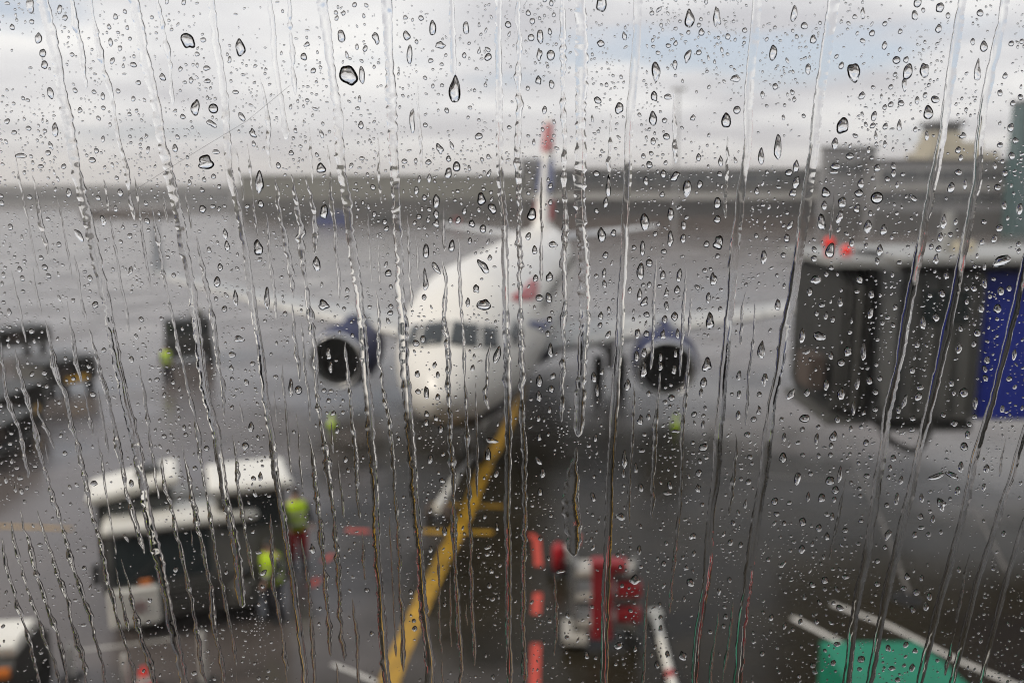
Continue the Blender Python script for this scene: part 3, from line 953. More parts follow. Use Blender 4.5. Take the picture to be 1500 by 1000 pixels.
# ------------------------------------------------------------------ people
def person(px, py, hgt, label, vest, trousers, rz=0.0, arm=(.25, .25), lean=0.0, hat=None, z0=0.0):
    p = at(px, py, z0)
    t = thing('person', label, 'person', p, rz, None)
    k = hgt / 1.78
    V = {'pel': (0, 0, .95), 'wa': (0, -.01 - lean * .3, 1.12), 'ch': (0, -.02 - lean * .7, 1.34), 'nk': (0, -.02 - lean, 1.50), 'hd': (0, -.04 - lean * 1.1, 1.64), 'tp': (0, -.03 - lean * 1.15, 1.74), 'ns': (0, -.145 - lean * 1.15, 1.63)}
    E_ = [('pel', 'wa'), ('wa', 'ch'), ('ch', 'nk'), ('nk', 'hd'), ('hd', 'tp'), ('hd', 'ns')]
    Rr = {'pel': .155, 'wa': .145, 'ch': .165, 'nk': .06, 'hd': .098, 'tp': .07, 'ns': .016}
    for s, n in ((-1, 'l'), (1, 'r')):
        a = arm[0 if s < 0 else 1]
        V.update({n + 'hp': (s * .10, 0, .90), n + 'kn': (s * .12, -.05, .50), n + 'an': (s * .13, .02, .09), n + 'to': (s * .15, -.17, .035),
                  n + 'sh': (s * .20, -.02 - lean * .8, 1.42), n + 'el': (s * (.24 + a * .15), -.03 - lean * .8 - a * .15, 1.14 + a * .1), n + 'wr': (s * (.24 + a * .1), -.10 - lean * .8 - a * .9, .92 + a * .45)})
        w = Vector(V[n + 'wr'])
        V[n + 'pa'] = tuple(w + Vector((0, -.03 - a * .04, -.07)))
        E_ += [('pel', n + 'hp'), (n + 'hp', n + 'kn'), (n + 'kn', n + 'an'), (n + 'an', n + 'to'), ('ch', n + 'sh'), (n + 'sh', n + 'el'), (n + 'el', n + 'wr'), (n + 'wr', n + 'pa')]
        Rr.update({n + 'hp': .095, n + 'kn': .062, n + 'an': .045, n + 'to': .035, n + 'sh': .068, n + 'el': .046, n + 'wr': .03, n + 'pa': .032})
        pa = Vector(V[n + 'pa'])
        for f in range(4):
            b1, b2 = f'{n}f{f}', f'{n}g{f}'
            o = Vector((0, -.03 + f * .022, 0))
            V[b1] = tuple(pa + o + Vector((0, -.008, -.055)))
            V[b2] = tuple(pa + o + Vector((-s * .012, -.02, -.095 + abs(f - 1.3) * .010)))
            E_ += [(n + 'pa', b1), (b1, b2)]
            Rr.update({b1: .010, b2: .008})
        V[n + 'th'] = tuple(pa + Vector((-s * .03, -.05, -.03)))
        E_.append((n + 'pa', n + 'th'))
        Rr[n + 'th'] = .011
    keys = list(V)
    me = bpy.data.meshes.new('body')
    me.from_pydata([tuple(c * k for c in V[q]) for q in keys], [(keys.index(a), keys.index(b)) for a, b in E_], [])
    me.materials.append(M_SKIN)
    o = bpy.data.objects.new('body', me)
    COL.objects.link(o)
    o.parent = t
    sk = o.modifiers.new('skin', 'SKIN')
    sk.use_smooth_shade = True
    for i, q in enumerate(keys):
        me.skin_vertices[0].data[i].radius = (Rr[q] * k * (1.12 if q in ('wa', 'ch', 'pel') else 1), Rr[q] * k)
        me.skin_vertices[0].data[i].use_root = (q == 'pel')
    sb = o.modifiers.new('sub', 'SUBSURF')
    sb.levels = sb.render_levels = 1
    # clothes: shells that follow torso, arms and legs
    def shell(name, chain, m, grow, squash=.72):
        n = 14
        vs, fs = [], []
        for x, y, z, r in chain:
            for i in range(n):
                a = 2 * PI * i / n
                vs.append((k * (x + (r + grow) * math.cos(a)), k * (y + (r + grow) * squash * math.sin(a)), k * z))
        for q in range(len(chain) - 1):
            for i in range(n):
                fs.append((q * n + i, q * n + (i + 1) % n, (q + 1) * n + (i + 1) % n, (q + 1) * n + i))
        fs += [tuple(range(n - 1, -1, -1)), tuple(range((len(chain) - 1) * n, len(chain) * n))]
        return mesh_obj(name, vs, fs, m, t, True)
    shell('vest', [(0, 0, .84, .19), (0, -.01 - lean * .3, 1.08, .19), (0, -.02 - lean * .6, 1.30, .215), (0, -.02 - lean * .85, 1.44, .19), (0, -.02 - lean, 1.50, .09)], vest, .03, .78)
    for s, n in ((-1, 'l'), (1, 'r')):
        a, b, c = (Vector(V[n + q]) for q in ('sh', 'el', 'wr'))
        sl = MB()
        sl.tube(a * k, b * k, .085 * k, .066 * k, 12).tube(b * k, c * k, .066 * k, .05 * k, 12)
        sl.build('sleeve', M_NAVYC, t, True)
        shell('trouser_leg', [(V[n + 'an'][0], .02, .10, .075), (V[n + 'kn'][0], -.05, .50, .088), (V[n + 'hp'][0], 0, .86, .115), (V[n + 'hp'][0] * .8, 0, .93, .10)], trousers, .012, 1.0)
        bt = MB().box((V[n + 'to'][0] * k - s * .01, -.06 * k, .055 * k), (.11 * k, .30 * k, .11 * k), bev=.03)
        bt.build('boot', M_BLACK, t)
        MB().lathe([(-.012, .001), (-.008, .009), (0, .012), (.008, .009), (.012, .001)], 'x', 8, (s * .035 * k, (-.128 - lean * 1.15) * k, 1.66 * k)).build('eye', M_BLACK, t, True)
    for z, r in ((1.02, .222), (1.22, .238)):
        shell('reflective_band', [(0, -.01 - lean * .4, z - .03, r), (0, -.01 - lean * .4, z + .03, r)], M_TAPE, .006, .80)
    hd = V['hd']
    if hat is not None:
        MB().lathe([(1.69 * k, .118 * k), (1.76 * k, .112 * k), (1.80 * k, .07 * k), (1.81 * k, .005)], 'z', 16, (0, hd[1] * k + .005, 0)).build('hat', hat, t, True)
    else:
        MB().lathe([(1.66 * k, .112 * k), (1.73 * k, .108 * k), (1.77 * k, .07 * k), (1.785 * k, .005)], 'z', 16, (0, hd[1] * k + .02, 0)).build('hair', M_HAIR, t, True)
    return t


person(404, 908, 1.62, 'person in bright lime vest and dark trousers standing beside the white loader truck', M_LIME, M_NAVYC, -.6, (.5, .35), .05, M_VDARK)
person(437, 828, 1.74, 'person in lime vest and dark red trousers behind another worker', M_LIME, M_REDC, .5, (.3, .2), 0, None)
person(246, 560, 1.55, 'small distant person in lime vest beside the dark tug', M_LIME, M_NAVYC, .3)


def cone(px, py, m, label, h=.6):
    t = thing('traffic_cone', label, 'traffic cone', at(px, py), 0, 'traffic cones on the apron')
    MB().lathe([(.03, .17), (h * .96, .05), (h, .035), (h, .005)], 'z', 18).build('cone_body', m, t, True)
    MB().lathe([(h * .45, .125), (h * .7, .085)], 'z', 18).build('reflective_band', M_MARKW, t, True)
    MB().box((0, 0, .016), (.42, .42, .03)).build('base', M_BLACK, t)
    return t


cone(487, 624, M_LIME, 'lime traffic cone on the apron below the left engine', .42)
cone(990, 626, M_LIME, 'lime traffic cone on the apron below the right engine', .45)
cone(213, 1012, M_REDL, 'red traffic cone at the bottom edge below the white loader truck', .42)
# ------------------------------------------------------------------ white loader truck, lower left
p_l, p_r = at(150, 776, 2.15), at(376, 748, 2.15)
ax = (p_r - p_l)
rz = math.atan2(ax.y, ax.x)
TW = ax.length
tk = thing('loader_truck', 'white roofed loader truck with dark windscreen and two raised white cabins', 'truck', ((p_l.x + p_r.x) / 2, (p_l.y + p_r.y) / 2, 0), rz)
hw = TW / 2
# front face at local y=0, body extends to +y
sh = MB().prism_x([(0.05, .35), (0, 1.05), (.22, 1.95), (2.2, 1.95), (2.2, .35)], -hw, hw).build('body', M_VGREY, tk)
MB().box((0, .55, 2.05), (TW + .06, 1.0, .2), bev=.06).build('roof', M_VWHITE, tk)
ws = MB().add([(-hw + .12, -.012, 1.12), (hw * .35, -.012, 1.12), (hw * .35, .19, 1.88), (-hw + .12, .19, 1.88), (-hw + .12, .05, 1.12), (hw * .35, .05, 1.12), (hw * .35, .25, 1.88), (-hw + .12, .25, 1.88)],
              [(0, 1, 2, 3), (7, 6, 5, 4), (0, 4, 5, 1), (1, 5, 6, 2), (2, 6, 7, 3), (3, 7, 4, 0)]).build('windscreen', M_VGLASS, tk)
for s in (-.9, -.1):
    MB().tube((s, -.035, 1.14), (s + .5, .06, 1.5), .012).build('wiper', M_BLACK, tk)
MB().box((-hw + .42, -.06, .70), (.84, .12, .72), bev=.05).build('bumper_panel', M_VWHITE, tk)
MB().box((hw - .3, -.05, .62), (.5, .1, .5), bev=.05).build('bumper_panel', M_VGREY, tk)
MB().box((-.05, -.03, .72), (1.1, .06, .5)).build('grille', M_VDARK, tk)
for k in range(5):
    MB().box((-.05, -.07, .52 + k * .1), (1.05, .03, .03)).build('grille_slat', M_VGREY, tk)
for x in (-hw + .5, hw - .35):
    MB().lathe([(-.02, .01), (-.02, .12), (.05, .13)], 'y', 14, (x, -.13, .72)).build('headlight', M_LIP, tk)
MB().box((-hw + .62, -.03, 1.09), (.2, .06, .13), bev=.02).build('indicator_lamp', M_ORANGE, tk)
MB().box((-hw - .16, .02, 1.35), (.12, .14, .38), bev=.03).build('mirror', M_BLACK, tk)
MB().box((-.1, 3.2, .75), (TW * .98, 2.3, .7), bev=.05).build('deck', M_VDARK, tk)
inv = Matrix.Rotation(-rz, 4, 'Z') @ Matrix.Translation((-tk.location.x, -tk.location.y, 0))
for px0, px1, yf, yb, lf in ((126, 262, 722, 684, 0), (306, 430, 718, 672, 1)):
    f0, f1, b1 = inv @ at(px0, yf, 2.62), inv @ at(px1, yf - 6, 2.62), inv @ at(px1, yb, 2.62)
    cx_, wx, y0_, dy_ = (f0.x + f1.x) / 2, (f1.x - f0.x), (f0.y + f1.y) / 2, max(1.0, b1.y - (f0.y + f1.y) / 2)
    cbx = MB().box((cx_, y0_ + dy_ / 2 + .12, 1.55), (wx * .84, dy_ * .8, 1.9), bev=.06).build('rear_cabin', M_VDARK if lf == 0 else M_VGREY, tk)
    sl_ = .12 if lf == 0 else 0.0
    MB().add([(cx_ + sx * (wx / 2 - e_), y0_ + dy_ * .5 + sy * (dy_ / 2 - e_), z_ + (sl_ * sx)) for z_, e_ in ((2.52, .06), (2.58, 0), (2.66, 0), (2.72, .08)) for sx, sy in ((-1, -1), (1, -1), (1, 1), (-1, 1))],
             [(3, 2, 1, 0), (12, 13, 14, 15)] + [(k * 4 + i, k * 4 + (i + 1) % 4, k * 4 + 4 + (i + 1) % 4, k * 4 + 4 + i) for k in range(3) for i in range(4)]).build('cabin_roof', M_VWHITE, cbx)
    MB().box((cx_, y0_ + dy_ * .1 + .10, 2.1), (wx * .7, .04, .55)).build('window', M_VGLASS, cbx)
    if lf == 0:
        MB().box((cx_ + .25, y0_ + .55, 2.80), (.42, .42, .2), bev=.04).build('roof_hatch', M_VDARK, cbx)
MB().box((-.12, 2.2, 1.45), (.8, .7, 1.1), bev=.05).build('gearbox_housing', M_BRL, tk)
for x in (-hw + .2, hw - .2):
    for y in (.75, 3.4):
        w = MB().lathe([(-.13, .2), (-.13, .36), (-.09, .42), (.09, .42), (.13, .36), (.13, .2)], 'x', 20, (x + (-.06 if x < 0 else .06), y, .42)).build('wheel', M_BLACK, tk, True)
        MB().lathe([(-.1, .02), (-.1, .2), (.1, .2), (.1, .02)], 'x', 14, (x + (-.06 if x < 0 else .06), y, .42)).build('rim', M_VGREY, w)

# white van cut by the left edge
p = at(-34, 930, 1.35)
cv = thing('tow_tractor', 'low white topped tow tractor with an orange lamp cut off by the lower left corner', 'tractor', (p.x, p.y, 0), .12)
MB().prism_x([(-.5, .3), (-.5, .95), (-.34, 1.12), (.5, 1.2), (.9, .9), (.9, .3)], -1.0, .66).build('body', M_VDARK, cv)
MB().prism_x([(-.36, 1.18), (-.38, 1.32), (-.2, 1.38), (.38, 1.38), (.42, 1.24)], -1.02, .68).build('roof', M_VWHITE, cv)
MB().box((.55, -.53, 1.0), (.18, .08, .12)).build('indicator_lamp', M_ORANGE, cv)
MB().box((-.2, -.53, .7), (1.3, .06, .3)).build('grille', M_VGREY, cv)
for x in (-.9, .56):
    for y in (-.1, .6):
        MB().lathe([(-.1, .05), (-.1, .3), (.1, .3), (.1, .05)], 'x', 18, (x, y, .3)).build('wheel', M_BLACK, cv)


def post(px, py, h, m, label):
    t = thing('marker_post', label, 'post', at(px, py), 0, 'white marker posts below the loader truck')
    MB().tube((0, 0, .03), (0, 0, h), .055, .05, 12).build('post_shaft', m, t)
    MB().box((0, 0, .02), (.3, .3, .04)).build('base', M_BLACK, t)
    MB().tube((0, 0, h), (0, 0, h + .06), .05, .02, 12).build('cap', m, t)


post(299, 1000, .85, M_MARKW, 'white marker post right of centre below the loader truck')
post(106, 992, .55, M_MARKW, 'short white marker post left of the loader truck')
post(186, 1012, .6, M_MARKW, 'white marker post beside the red cone')


# dark dollies and tug on the left
def dolly(pa, pb, W_, H, label, yellow=True):
    a, b = at(*pa), at(*pb)
    d = b - a
    t = thing('baggage_dolly', label, 'baggage dolly', (a + b) / 2, math.atan2(d.y, d.x), 'dark baggage dollies on the left of the apron')
    L_ = d.length
    MB().box((0, 0, .5), (L_, W_, .16), bev=.03).build('deck', M_VDARK, t)
    for s in (-1, 1):
        MB().box((s * (L_ / 2 - .04), 0, .5 + H / 2), (.06, W_, H)).build('end_frame', M_VGREY, t)
    MB().box((0, W_ / 2 - .04, .55 + H * .4), (L_ - .15, .05, H * .75)).build('side_panel', M_VDARK, t)
    MB().box((0, 0, .62 + H), (L_ + .05, W_ + .05, .06)).build('canopy', M_VDARK, t)
    for k in range(3):
        MB().box((-L_ / 3 + k * L_ / 3, 0, .80), (.6, W_ * .6, .42), bev=.05).build('load', (M_VGREY, M_BROWN, M_VDARK)[k], t)
    if yellow:
        MB().box((L_ * .08, -W_ / 2 - .03, .62), (L_ * .42, .04, .2)).build('side_board', M_YELLOW, t)
    for i in (-1, 1):
        for j in (-1, 1):
            MB().lathe([(-.06, .03), (-.06, .2), (.06, .2), (.06, .03)], 'y', 14, (i * L_ * .36, j * (W_ / 2 - .1), .2)).build('wheel', M_BLACK, t)
    MB().tube((-L_ / 2, 0, .45), (-L_ / 2 - .7, 0, .3), .03).build('drawbar', M_STEEL, t)


dolly((46, 584), (124, 566), 1.7, .75, 'dark baggage dolly with yellow side board, middle of the left group')
dolly((-40, 652), (36, 616), 1.7, .8, 'dark baggage dolly with yellow side board at the left edge')
dolly((-30, 524), (64, 510), 1.8, .6, 'dark low dolly farthest back at the left edge', False)
dolly((-60, 700), (20, 655), 1.6, .6, 'dark low dolly nearest in the left group', False)

p = at(278, 530)
tg = thing('pushback_tug', 'dark boxy tug with an olive beacon left of the left engine', 'tug', p, .35)
MB().prism_x([(-1.0, .4), (-1.0, 1.1), (-.4, 1.2), (-.2, 1.95), (.9, 1.95), (1.0, 1.2), (2.3, 1.1), (2.3, .4)], -1.0, 1.0).build('body', M_VDARK, tg)
MB().box((0, -.34, 1.58), (1.7, .06, .5)).build('windscreen', M_VGLASS, tg)
MB().box((.9, 1.4, 1.5), (.12, .9, .9)).build('side_rack', M_VGREY, tg)
MB().box((.45, .5, 2.15), (.5, .6, .36), bev=.08).build('beacon_bar', M_BOLIVE, tg)
for i in (-1, 1):
    for y in (-.3, 1.6):
        MB().lathe([(-.16, .1), (-.16, .42), (.16, .42), (.16, .1)], 'x', 18, (i * .92, y, .42)).build('wheel', M_BLACK, tg)

# tow bar on the lead-in line
a, b = at(640, 764), at(694, 682)
d = b - a
tb = thing('tow_bar', 'white tow bar with small brown wheels lying along the yellow line', 'tow bar', a, math.atan2(d.y, d.x))
MB().tube((0, 0, .32), (d.length * .45, 0, .42), .11, .09, 12).build('bar', M_VWHITE, tb)
MB().tube((d.length * .45, 0, .42), (d.length, 0, .30), .07, .06, 12).build('bar_head', M_STEEL, tb)
for s in (-1, 1):
    MB().lathe([(-.06, .03), (-.06, .2), (.06, .2), (.06, .03)], 'y', 14, (.15, s * .22, .2)).build('wheel', M_BROWN, tb)

# red and white equipment trolley
p = at(884, 938)
tr = thing('equipment_trolley', 'red and white equipment trolley with three white shelves and a red mast', 'trolley', p, -.05)
for z in (.42, .92, 1.36):
    sh_ = MB().box((0, 0, z), (1.12, .5, .13), bev=.02).build('shelf', M_TRW, tr)
MB().box((-.06, -.36, .88), (.36, .10, 1.30), bev=.02).build('mast', M_TRR, tr)
MB().box((.05, -.30, 1.58), (.62, .26, .18), bev=.03).build('mast_cap', M_TRR, tr)
for z in (.66, 1.12):
    MB().box((.40, -.20, z), (.42, .3, .2)).build('red_case', M_TRR, tr)
for s in (-1, 1):
    MB().box((s * .53, .0, .9), (.06, .5, 1.25)).build('upright', M_BRL, tr)
    for j in (-1, 1):
        MB().lathe([(-.04, .02), (-.04, .13), (.04, .13), (.04, .02)], 'y', 12, (s * .5, j * .26, .13)).build('wheel', M_BLACK, tr)
MB().box((-.52, -.12, .22), (.42, .7, .12)).build('footplate', M_TRW, tr)
p = at(818, 842)
fe = thing('fire_extinguisher', 'small red wheeled fire extinguisher left of the striped trolley', 'fire extinguisher', p, .3)
MB().lathe([(.12, .01), (.12, .13), (.62, .13), (.72, .06), (.74, .01)], 'z', 16).build('cylinder', M_RED, fe, True)
MB().tube((0, 0, .72), (.05, 0, .84), .035).build('valve', M_BLACK, fe)
MB().box((.19, 0, .45), (.10, .16, .3)).build('hose_box', M_VWHITE, fe)
for s in (-1, 1):
    MB().lathe([(-.03, .02), (-.03, .12), (.03, .12), (.03, .02)], 'x', 12, (s * .16, .08, .12)).build('wheel', M_BLACK, fe)

# white barrier pole, lower right of the trolley
a, b = at(960, 898, .15), at(990, 1012, .15)
bp = thing('barrier_pole', 'white barrier pole with a pale red band right of the trolley', 'pole', a, math.atan2((b - a).y, (b - a).x))
LL = (b - a).length
MB().tube((0, 0, -.07), (LL * .74, 0, -.07), .075, .075, 12).build('pole_shaft', M_VWHITE, bp)
MB().tube((LL * .745, 0, -.07), (LL * .82, 0, -.07), .078, .078, 12).build('red_band', M_RED, bp)
MB().tube((LL * .825, 0, -.07), (LL, 0, -.07), .075, .075, 12).build('pole_end', M_VWHITE, bp)
MB().box((-.02, 0, -.04), (.2, .26, .2), bev=.04).build('pole_foot', M_VWHITE, bp)

# green container at the bottom right
q0, q1 = at(1202, 940, 1.25), at(1342, 942, 1.25)
gc = thing('green_container', 'green metal waste container at the bottom right before the white lines', 'container', ((q0.x + q1.x) / 2, q0.y, 0))
cw = (q1 - q0).length
MB().prism([(-cw / 2, 0), (cw / 2, 0), (cw / 2 + .14, -.5), (cw / 2 + .22, -1.5), (-cw / 2, -1.5)], .12, 1.19).build('container_body', M_GREEN, gc)
MB().prism([(-cw / 2 - .01, .012), (cw / 2, .012), (cw / 2 + .16, -.5), (cw / 2 + .24, -1.51), (-cw / 2 - .01, -1.51)], 1.194, 1.25).build('lid', M_GREEN, gc)
for x in (-.4, .4):
    MB().box((x * cw, .035, .7), (.06, .05, .9)).build('side_rib', M_GREEN, gc)
for sx in (-1, 1):
    for y in (-.2, -1.3):
        MB().lathe([(-.04, .02), (-.04, .1), (.04, .1), (.04, .02)], 'x', 12, (sx * (cw / 2 - .15), y, .1)).build('wheel', M_BLACK, gc)

dc = thing('drain_cover', 'dark oval drain cover in the apron right of the green container', 'drain cover', at(1328, 877))
MB().lathe([(.003, .30), (.012, .30), (.012, .26), (.008, .255), (.008, .01)], 'z', 24).build('rim', M_DARK, dc)
for k in range(5):
    MB().box((0, -.18 + k * .09, .012), (.4 if k in (0, 4) else .48, .035, .012)).build('grate_bar', M_BLACK, dc)
#@@RAIN
# ------------------------------------------------------------------ rain on the outer face of the pane
NPR = np.random.default_rng(5)
GAP = 2.5e-5
PXM = YP / FPX                                    # metres on the pane per photo pixel, near the centre


def on_pane(px, py):
    d = ray(px, py)
    t = YP / d.y
    return d.x * t, CH + d.z * t


REGION = [  # (x0, y0, x1, y1, what is seen there)
    (0, 0, 130, 130, 'grey cloud in the top left corner'), (0, 130, 130, 272, 'pale sky above the far left hangar'), (130, 0, 260, 130, 'grey cloud left of the top'), (130, 130, 260, 272, 'pale sky over the hangar'),
    (260, 0, 400, 130, 'cream cloud left of centre top'), (260, 130, 400, 265, 'sky beside the left floodlight mast'), (400, 0, 560, 130, 'white cloud above the olive building'), (400, 130, 560, 262, 'low sky over the olive building'),
    (560, 0, 700, 130, 'blue gap near the top'), (560, 130, 700, 262, 'low sky left of the tail fin'), (700, 0, 840, 120, 'sky high above the tail fin'), (700, 120, 840, 240, 'sky round the top of the tail fin'),
    (840, 0, 980, 120, 'cloud right of the tail fin'), (840, 120, 980, 245, 'low sky over the dark pier'), (980, 0, 1110, 120, 'sky above the right floodlight mast'), (980, 120, 1110, 245, 'sky beside the right floodlight mast'),
    (1110, 0, 1230, 120, 'sky right of the floodlight mast top'), (1110, 120, 1230, 240, 'low sky left of the office block'), (1230, 0, 1370, 90, 'cream cloud above the office block'), (1230, 90, 1370, 215, 'blue band above the office block'),
    (1370, 0, 1500, 140, 'top right corner sky'), (1370, 140, 1470, 240, 'control tower'), (1470, 140, 1500, 300, 'teal glass block'),
    (0, 272, 180, 345, 'far left hangar'), (180, 272, 350, 345, 'fuel store and shed'), (350, 262, 560, 340, 'left half of the olive building'), (560, 262, 770, 340, 'right half of the olive building'),
    (770, 240, 840, 330, 'tail fin'), (840, 245, 1010, 330, 'left half of the dark pier'), (1010, 245, 1205, 330, 'right half of the dark pier'), (1205, 215, 1290, 330, 'grey office block'), (1290, 240, 1500, 330, 'terminal below the tower'),
    (0, 345, 110, 480, 'empty apron at the far left'), (110, 345, 240, 440, 'apron below the dark shed'), (110, 440, 240, 540, 'apron left of the dark tug'), (240, 345, 400, 430, 'left wing tip'), (240, 430, 330, 540, 'dark tug'),
    (330, 430, 460, 540, 'apron right of the dark tug'), (400, 340, 600, 430, 'apron above the left wing'), (600, 340, 700, 460, 'forward fuselage roof'), (700, 330, 830, 430, 'rear fuselage'), (460, 430, 580, 580, 'left engine'),
    (580, 460, 720, 505, 'cockpit windows'), (580, 505, 680, 620, 'white nose'), (680, 505, 790, 620, 'right side of the nose'), (700, 430, 830, 505, 'red livery ribbon'), (790, 480, 930, 620, 'right main gear'),
    (830, 330, 960, 480, 'right wing root'), (960, 330, 1150, 480, 'right wing'), (930, 480, 1030, 590, 'right engine'), (1030, 480, 1150, 620, 'apron right of the right engine'), (1150, 330, 1250, 400, 'two red beacons'),
    (1250, 330, 1500, 400, 'jet bridge roof'), (1150, 400, 1250, 560, 'jet bridge bellows'), (1250, 400, 1310, 640, 'grey bridge pillar'), (1310, 400, 1440, 600, 'grey bridge cab'), (1440, 400, 1500, 620, 'blue bridge tunnel'),
    (0, 480, 130, 660, 'dark baggage dollies'), (130, 540, 300, 670, 'grey apron above the loader truck'), (300, 540, 470, 670, 'apron left of the lime cone'), (470, 580, 620, 720, 'dark apron below the left engine'),
    (620, 620, 760, 740, 'far end of the yellow line'), (760, 620, 860, 780, 'dark apron right of the yellow line'), (860, 590, 1000, 780, 'apron below the right engine'), (1000, 600, 1110, 780, 'apron left of the bridge foot'),
    (1110, 560, 1270, 680, 'apron under the bellows'), (1270, 600, 1390, 700, 'hanging cable loop'), (1390, 600, 1500, 740, 'apron under the blue tunnel'), (1110, 680, 1270, 800, 'brown wet apron at the right'), (1270, 700, 1390, 800, 'grey apron below the cable loop'),
    (0, 660, 110, 870, 'yellow edge line at the left'), (0, 870, 110, 1000, 'cut off white van'), (110, 660, 260, 780, 'left cabin of the loader truck'), (260, 660, 390, 780, 'right cabin of the loader truck'), (110, 780, 390, 1000, 'loader truck front'),
    (390, 670, 470, 1000, 'workers in lime vests'), (470, 720, 620, 1000, 'apron left of the yellow line'), (620, 740, 770, 1000, 'near end of the yellow line'), (770, 780, 960, 1000, 'red and white trolley'), (960, 780, 1110, 1000, 'white barrier pole'),
    (1110, 800, 1280, 930, 'painted white lines'), (1280, 800, 1400, 930, 'drain cover'), (1390, 740, 1500, 900, 'apron near the right edge'), (1110, 930, 1400, 1000, 'green container'), (1400, 900, 1500, 1000, 'bottom right corner')]


def region(x, y):
    x, y = min(max(x, 0), 1499), min(max(y, 0), 999)
    for r in REGION:
        if r[0] <= x < r[2] and r[1] <= y < r[3]: return r[4]
    return min(REGION, key=lambda r: max(r[0] - x, 0, x - r[2]) ** 2 + max(r[1] - y, 0, y - r[3]) ** 2)[4]


ORD = ['', 'second ', 'third ', 'fourth ', 'fifth ', 'sixth ', 'seventh ', 'eighth ', 'ninth ', 'tenth ', 'eleventh ', 'twelfth ', 'thirteenth ', 'fourteenth ', 'fifteenth ', 'sixteenth ', 'seventeenth ', 'eighteenth ', 'nineteenth ', 'twentieth ']


def cap(r, th):
    """height of a round drop at r (0 centre, 1 rim) for contact angle th, rim radius 1"""
    return np.sqrt(np.maximum(1 / math.sin(th) ** 2 - r * r, 0)) - 1 / math.tan(th)


def drop_mesh(px, py, w, h, kind='o', ang=0.0, rings=7, seg=22, th=None, rng=RND, flat=1.0):
    """a sessile drop on the pane, centred at photo pixel (px, py); returns verts, faces about the pane point"""
    th = th if th is not None else math.radians(rng.uniform(72, 88))
    phi = np.linspace(0, 2 * PI, seg, endpoint=False)
    ux, uy = np.sin(phi), np.cos(phi)
    am = {'o': .10, 't': .10, 'i': .10, 'h': .22, 'l': .14, 'r': .02}[kind]
    rad = np.ones(seg)
    for n in (2, 3, 4, 5):
        rad += am * rng.uniform(-1, 1) / (n - 1) ** .5 * np.cos(n * phi + rng.uniform(0, 6.28))
    ux, uy = ux * rad, uy * rad
    if kind == 't': ux = ux * (1 - .13 * (uy + 1) - .04 * (uy + 1) ** 2)
    if kind == 'i': ux = ux * (1 - .24 * (1 - uy))
    if kind == 'h': ux = ux * (1 - .19 * (uy + 1))
    if kind in 'o': ux = ux * (1 - .10 * (uy + .2))
    ux = ux + rng.uniform(-.14, .14) * uy * (kind != 'r')
    x, y = ux * w / 2, uy * h / 2
    a = math.radians(ang)
    x, y = x * math.cos(a) - y * math.sin(a), x * math.sin(a) + y * math.cos(a)
    cx, cy = 0.0, -.03 * h                                  # the belly hangs low
    if kind == 'i': cy = .05 * h
    if ang: cx, cy = cx * math.cos(a) - cy * math.sin(a), cx * math.sin(a) + cy * math.cos(a)
    hh = .5 * min(w, h) * flat * min(1.25, max(1.0, (h / w) ** .3))
    t = np.linspace(0, 1, rings + 1)
    rr = np.sin(t * PI / 2)                                 # finer towards the rim
    vs = []
    for k in range(rings, 0, -1):
        r = rr[k]
        z = cap(r, th) * hh
        vs += [((cx + (xx - cx) * r) * PXM, GAP + z * PXM, (cy + (yy - cy) * r) * PXM) for xx, yy in zip(x, y)]
    vs.append((cx * PXM, GAP + cap(0, th) * hh * PXM, cy * PXM))
    fs = []
    for k in range(rings - 1):
        for i in range(seg):
            j = (i + 1) % seg
            fs.append((k * seg + j, (k + 1) * seg + j, (k + 1) * seg + i, k * seg + i))
    c = len(vs) - 1
    fs += [((rings - 1) * seg + (i + 1) % seg, c, (rings - 1) * seg + i) for i in range(seg)]
    nb = len(vs)
    vs += [(xx * PXM, GAP * .6, yy * PXM) for xx, yy in zip(x, y)]
    fs.append(tuple(range(nb + seg - 1, nb - 1, -1)))
    return vs, fs


def wob(n, lam, amp, rng):
    """smooth random wobble of n samples with wavelength about lam samples"""
    m = max(2, int(n / lam) + 3)
    k = rng.normal(size=m)
    t = np.linspace(0, m - 1.001, n)
    i = t.astype(int)
    f = t - i
    f = f * f * (3 - 2 * f)
    return amp * (k[i] * (1 - f) + k[np.minimum(i + 1, m - 1)] * f)


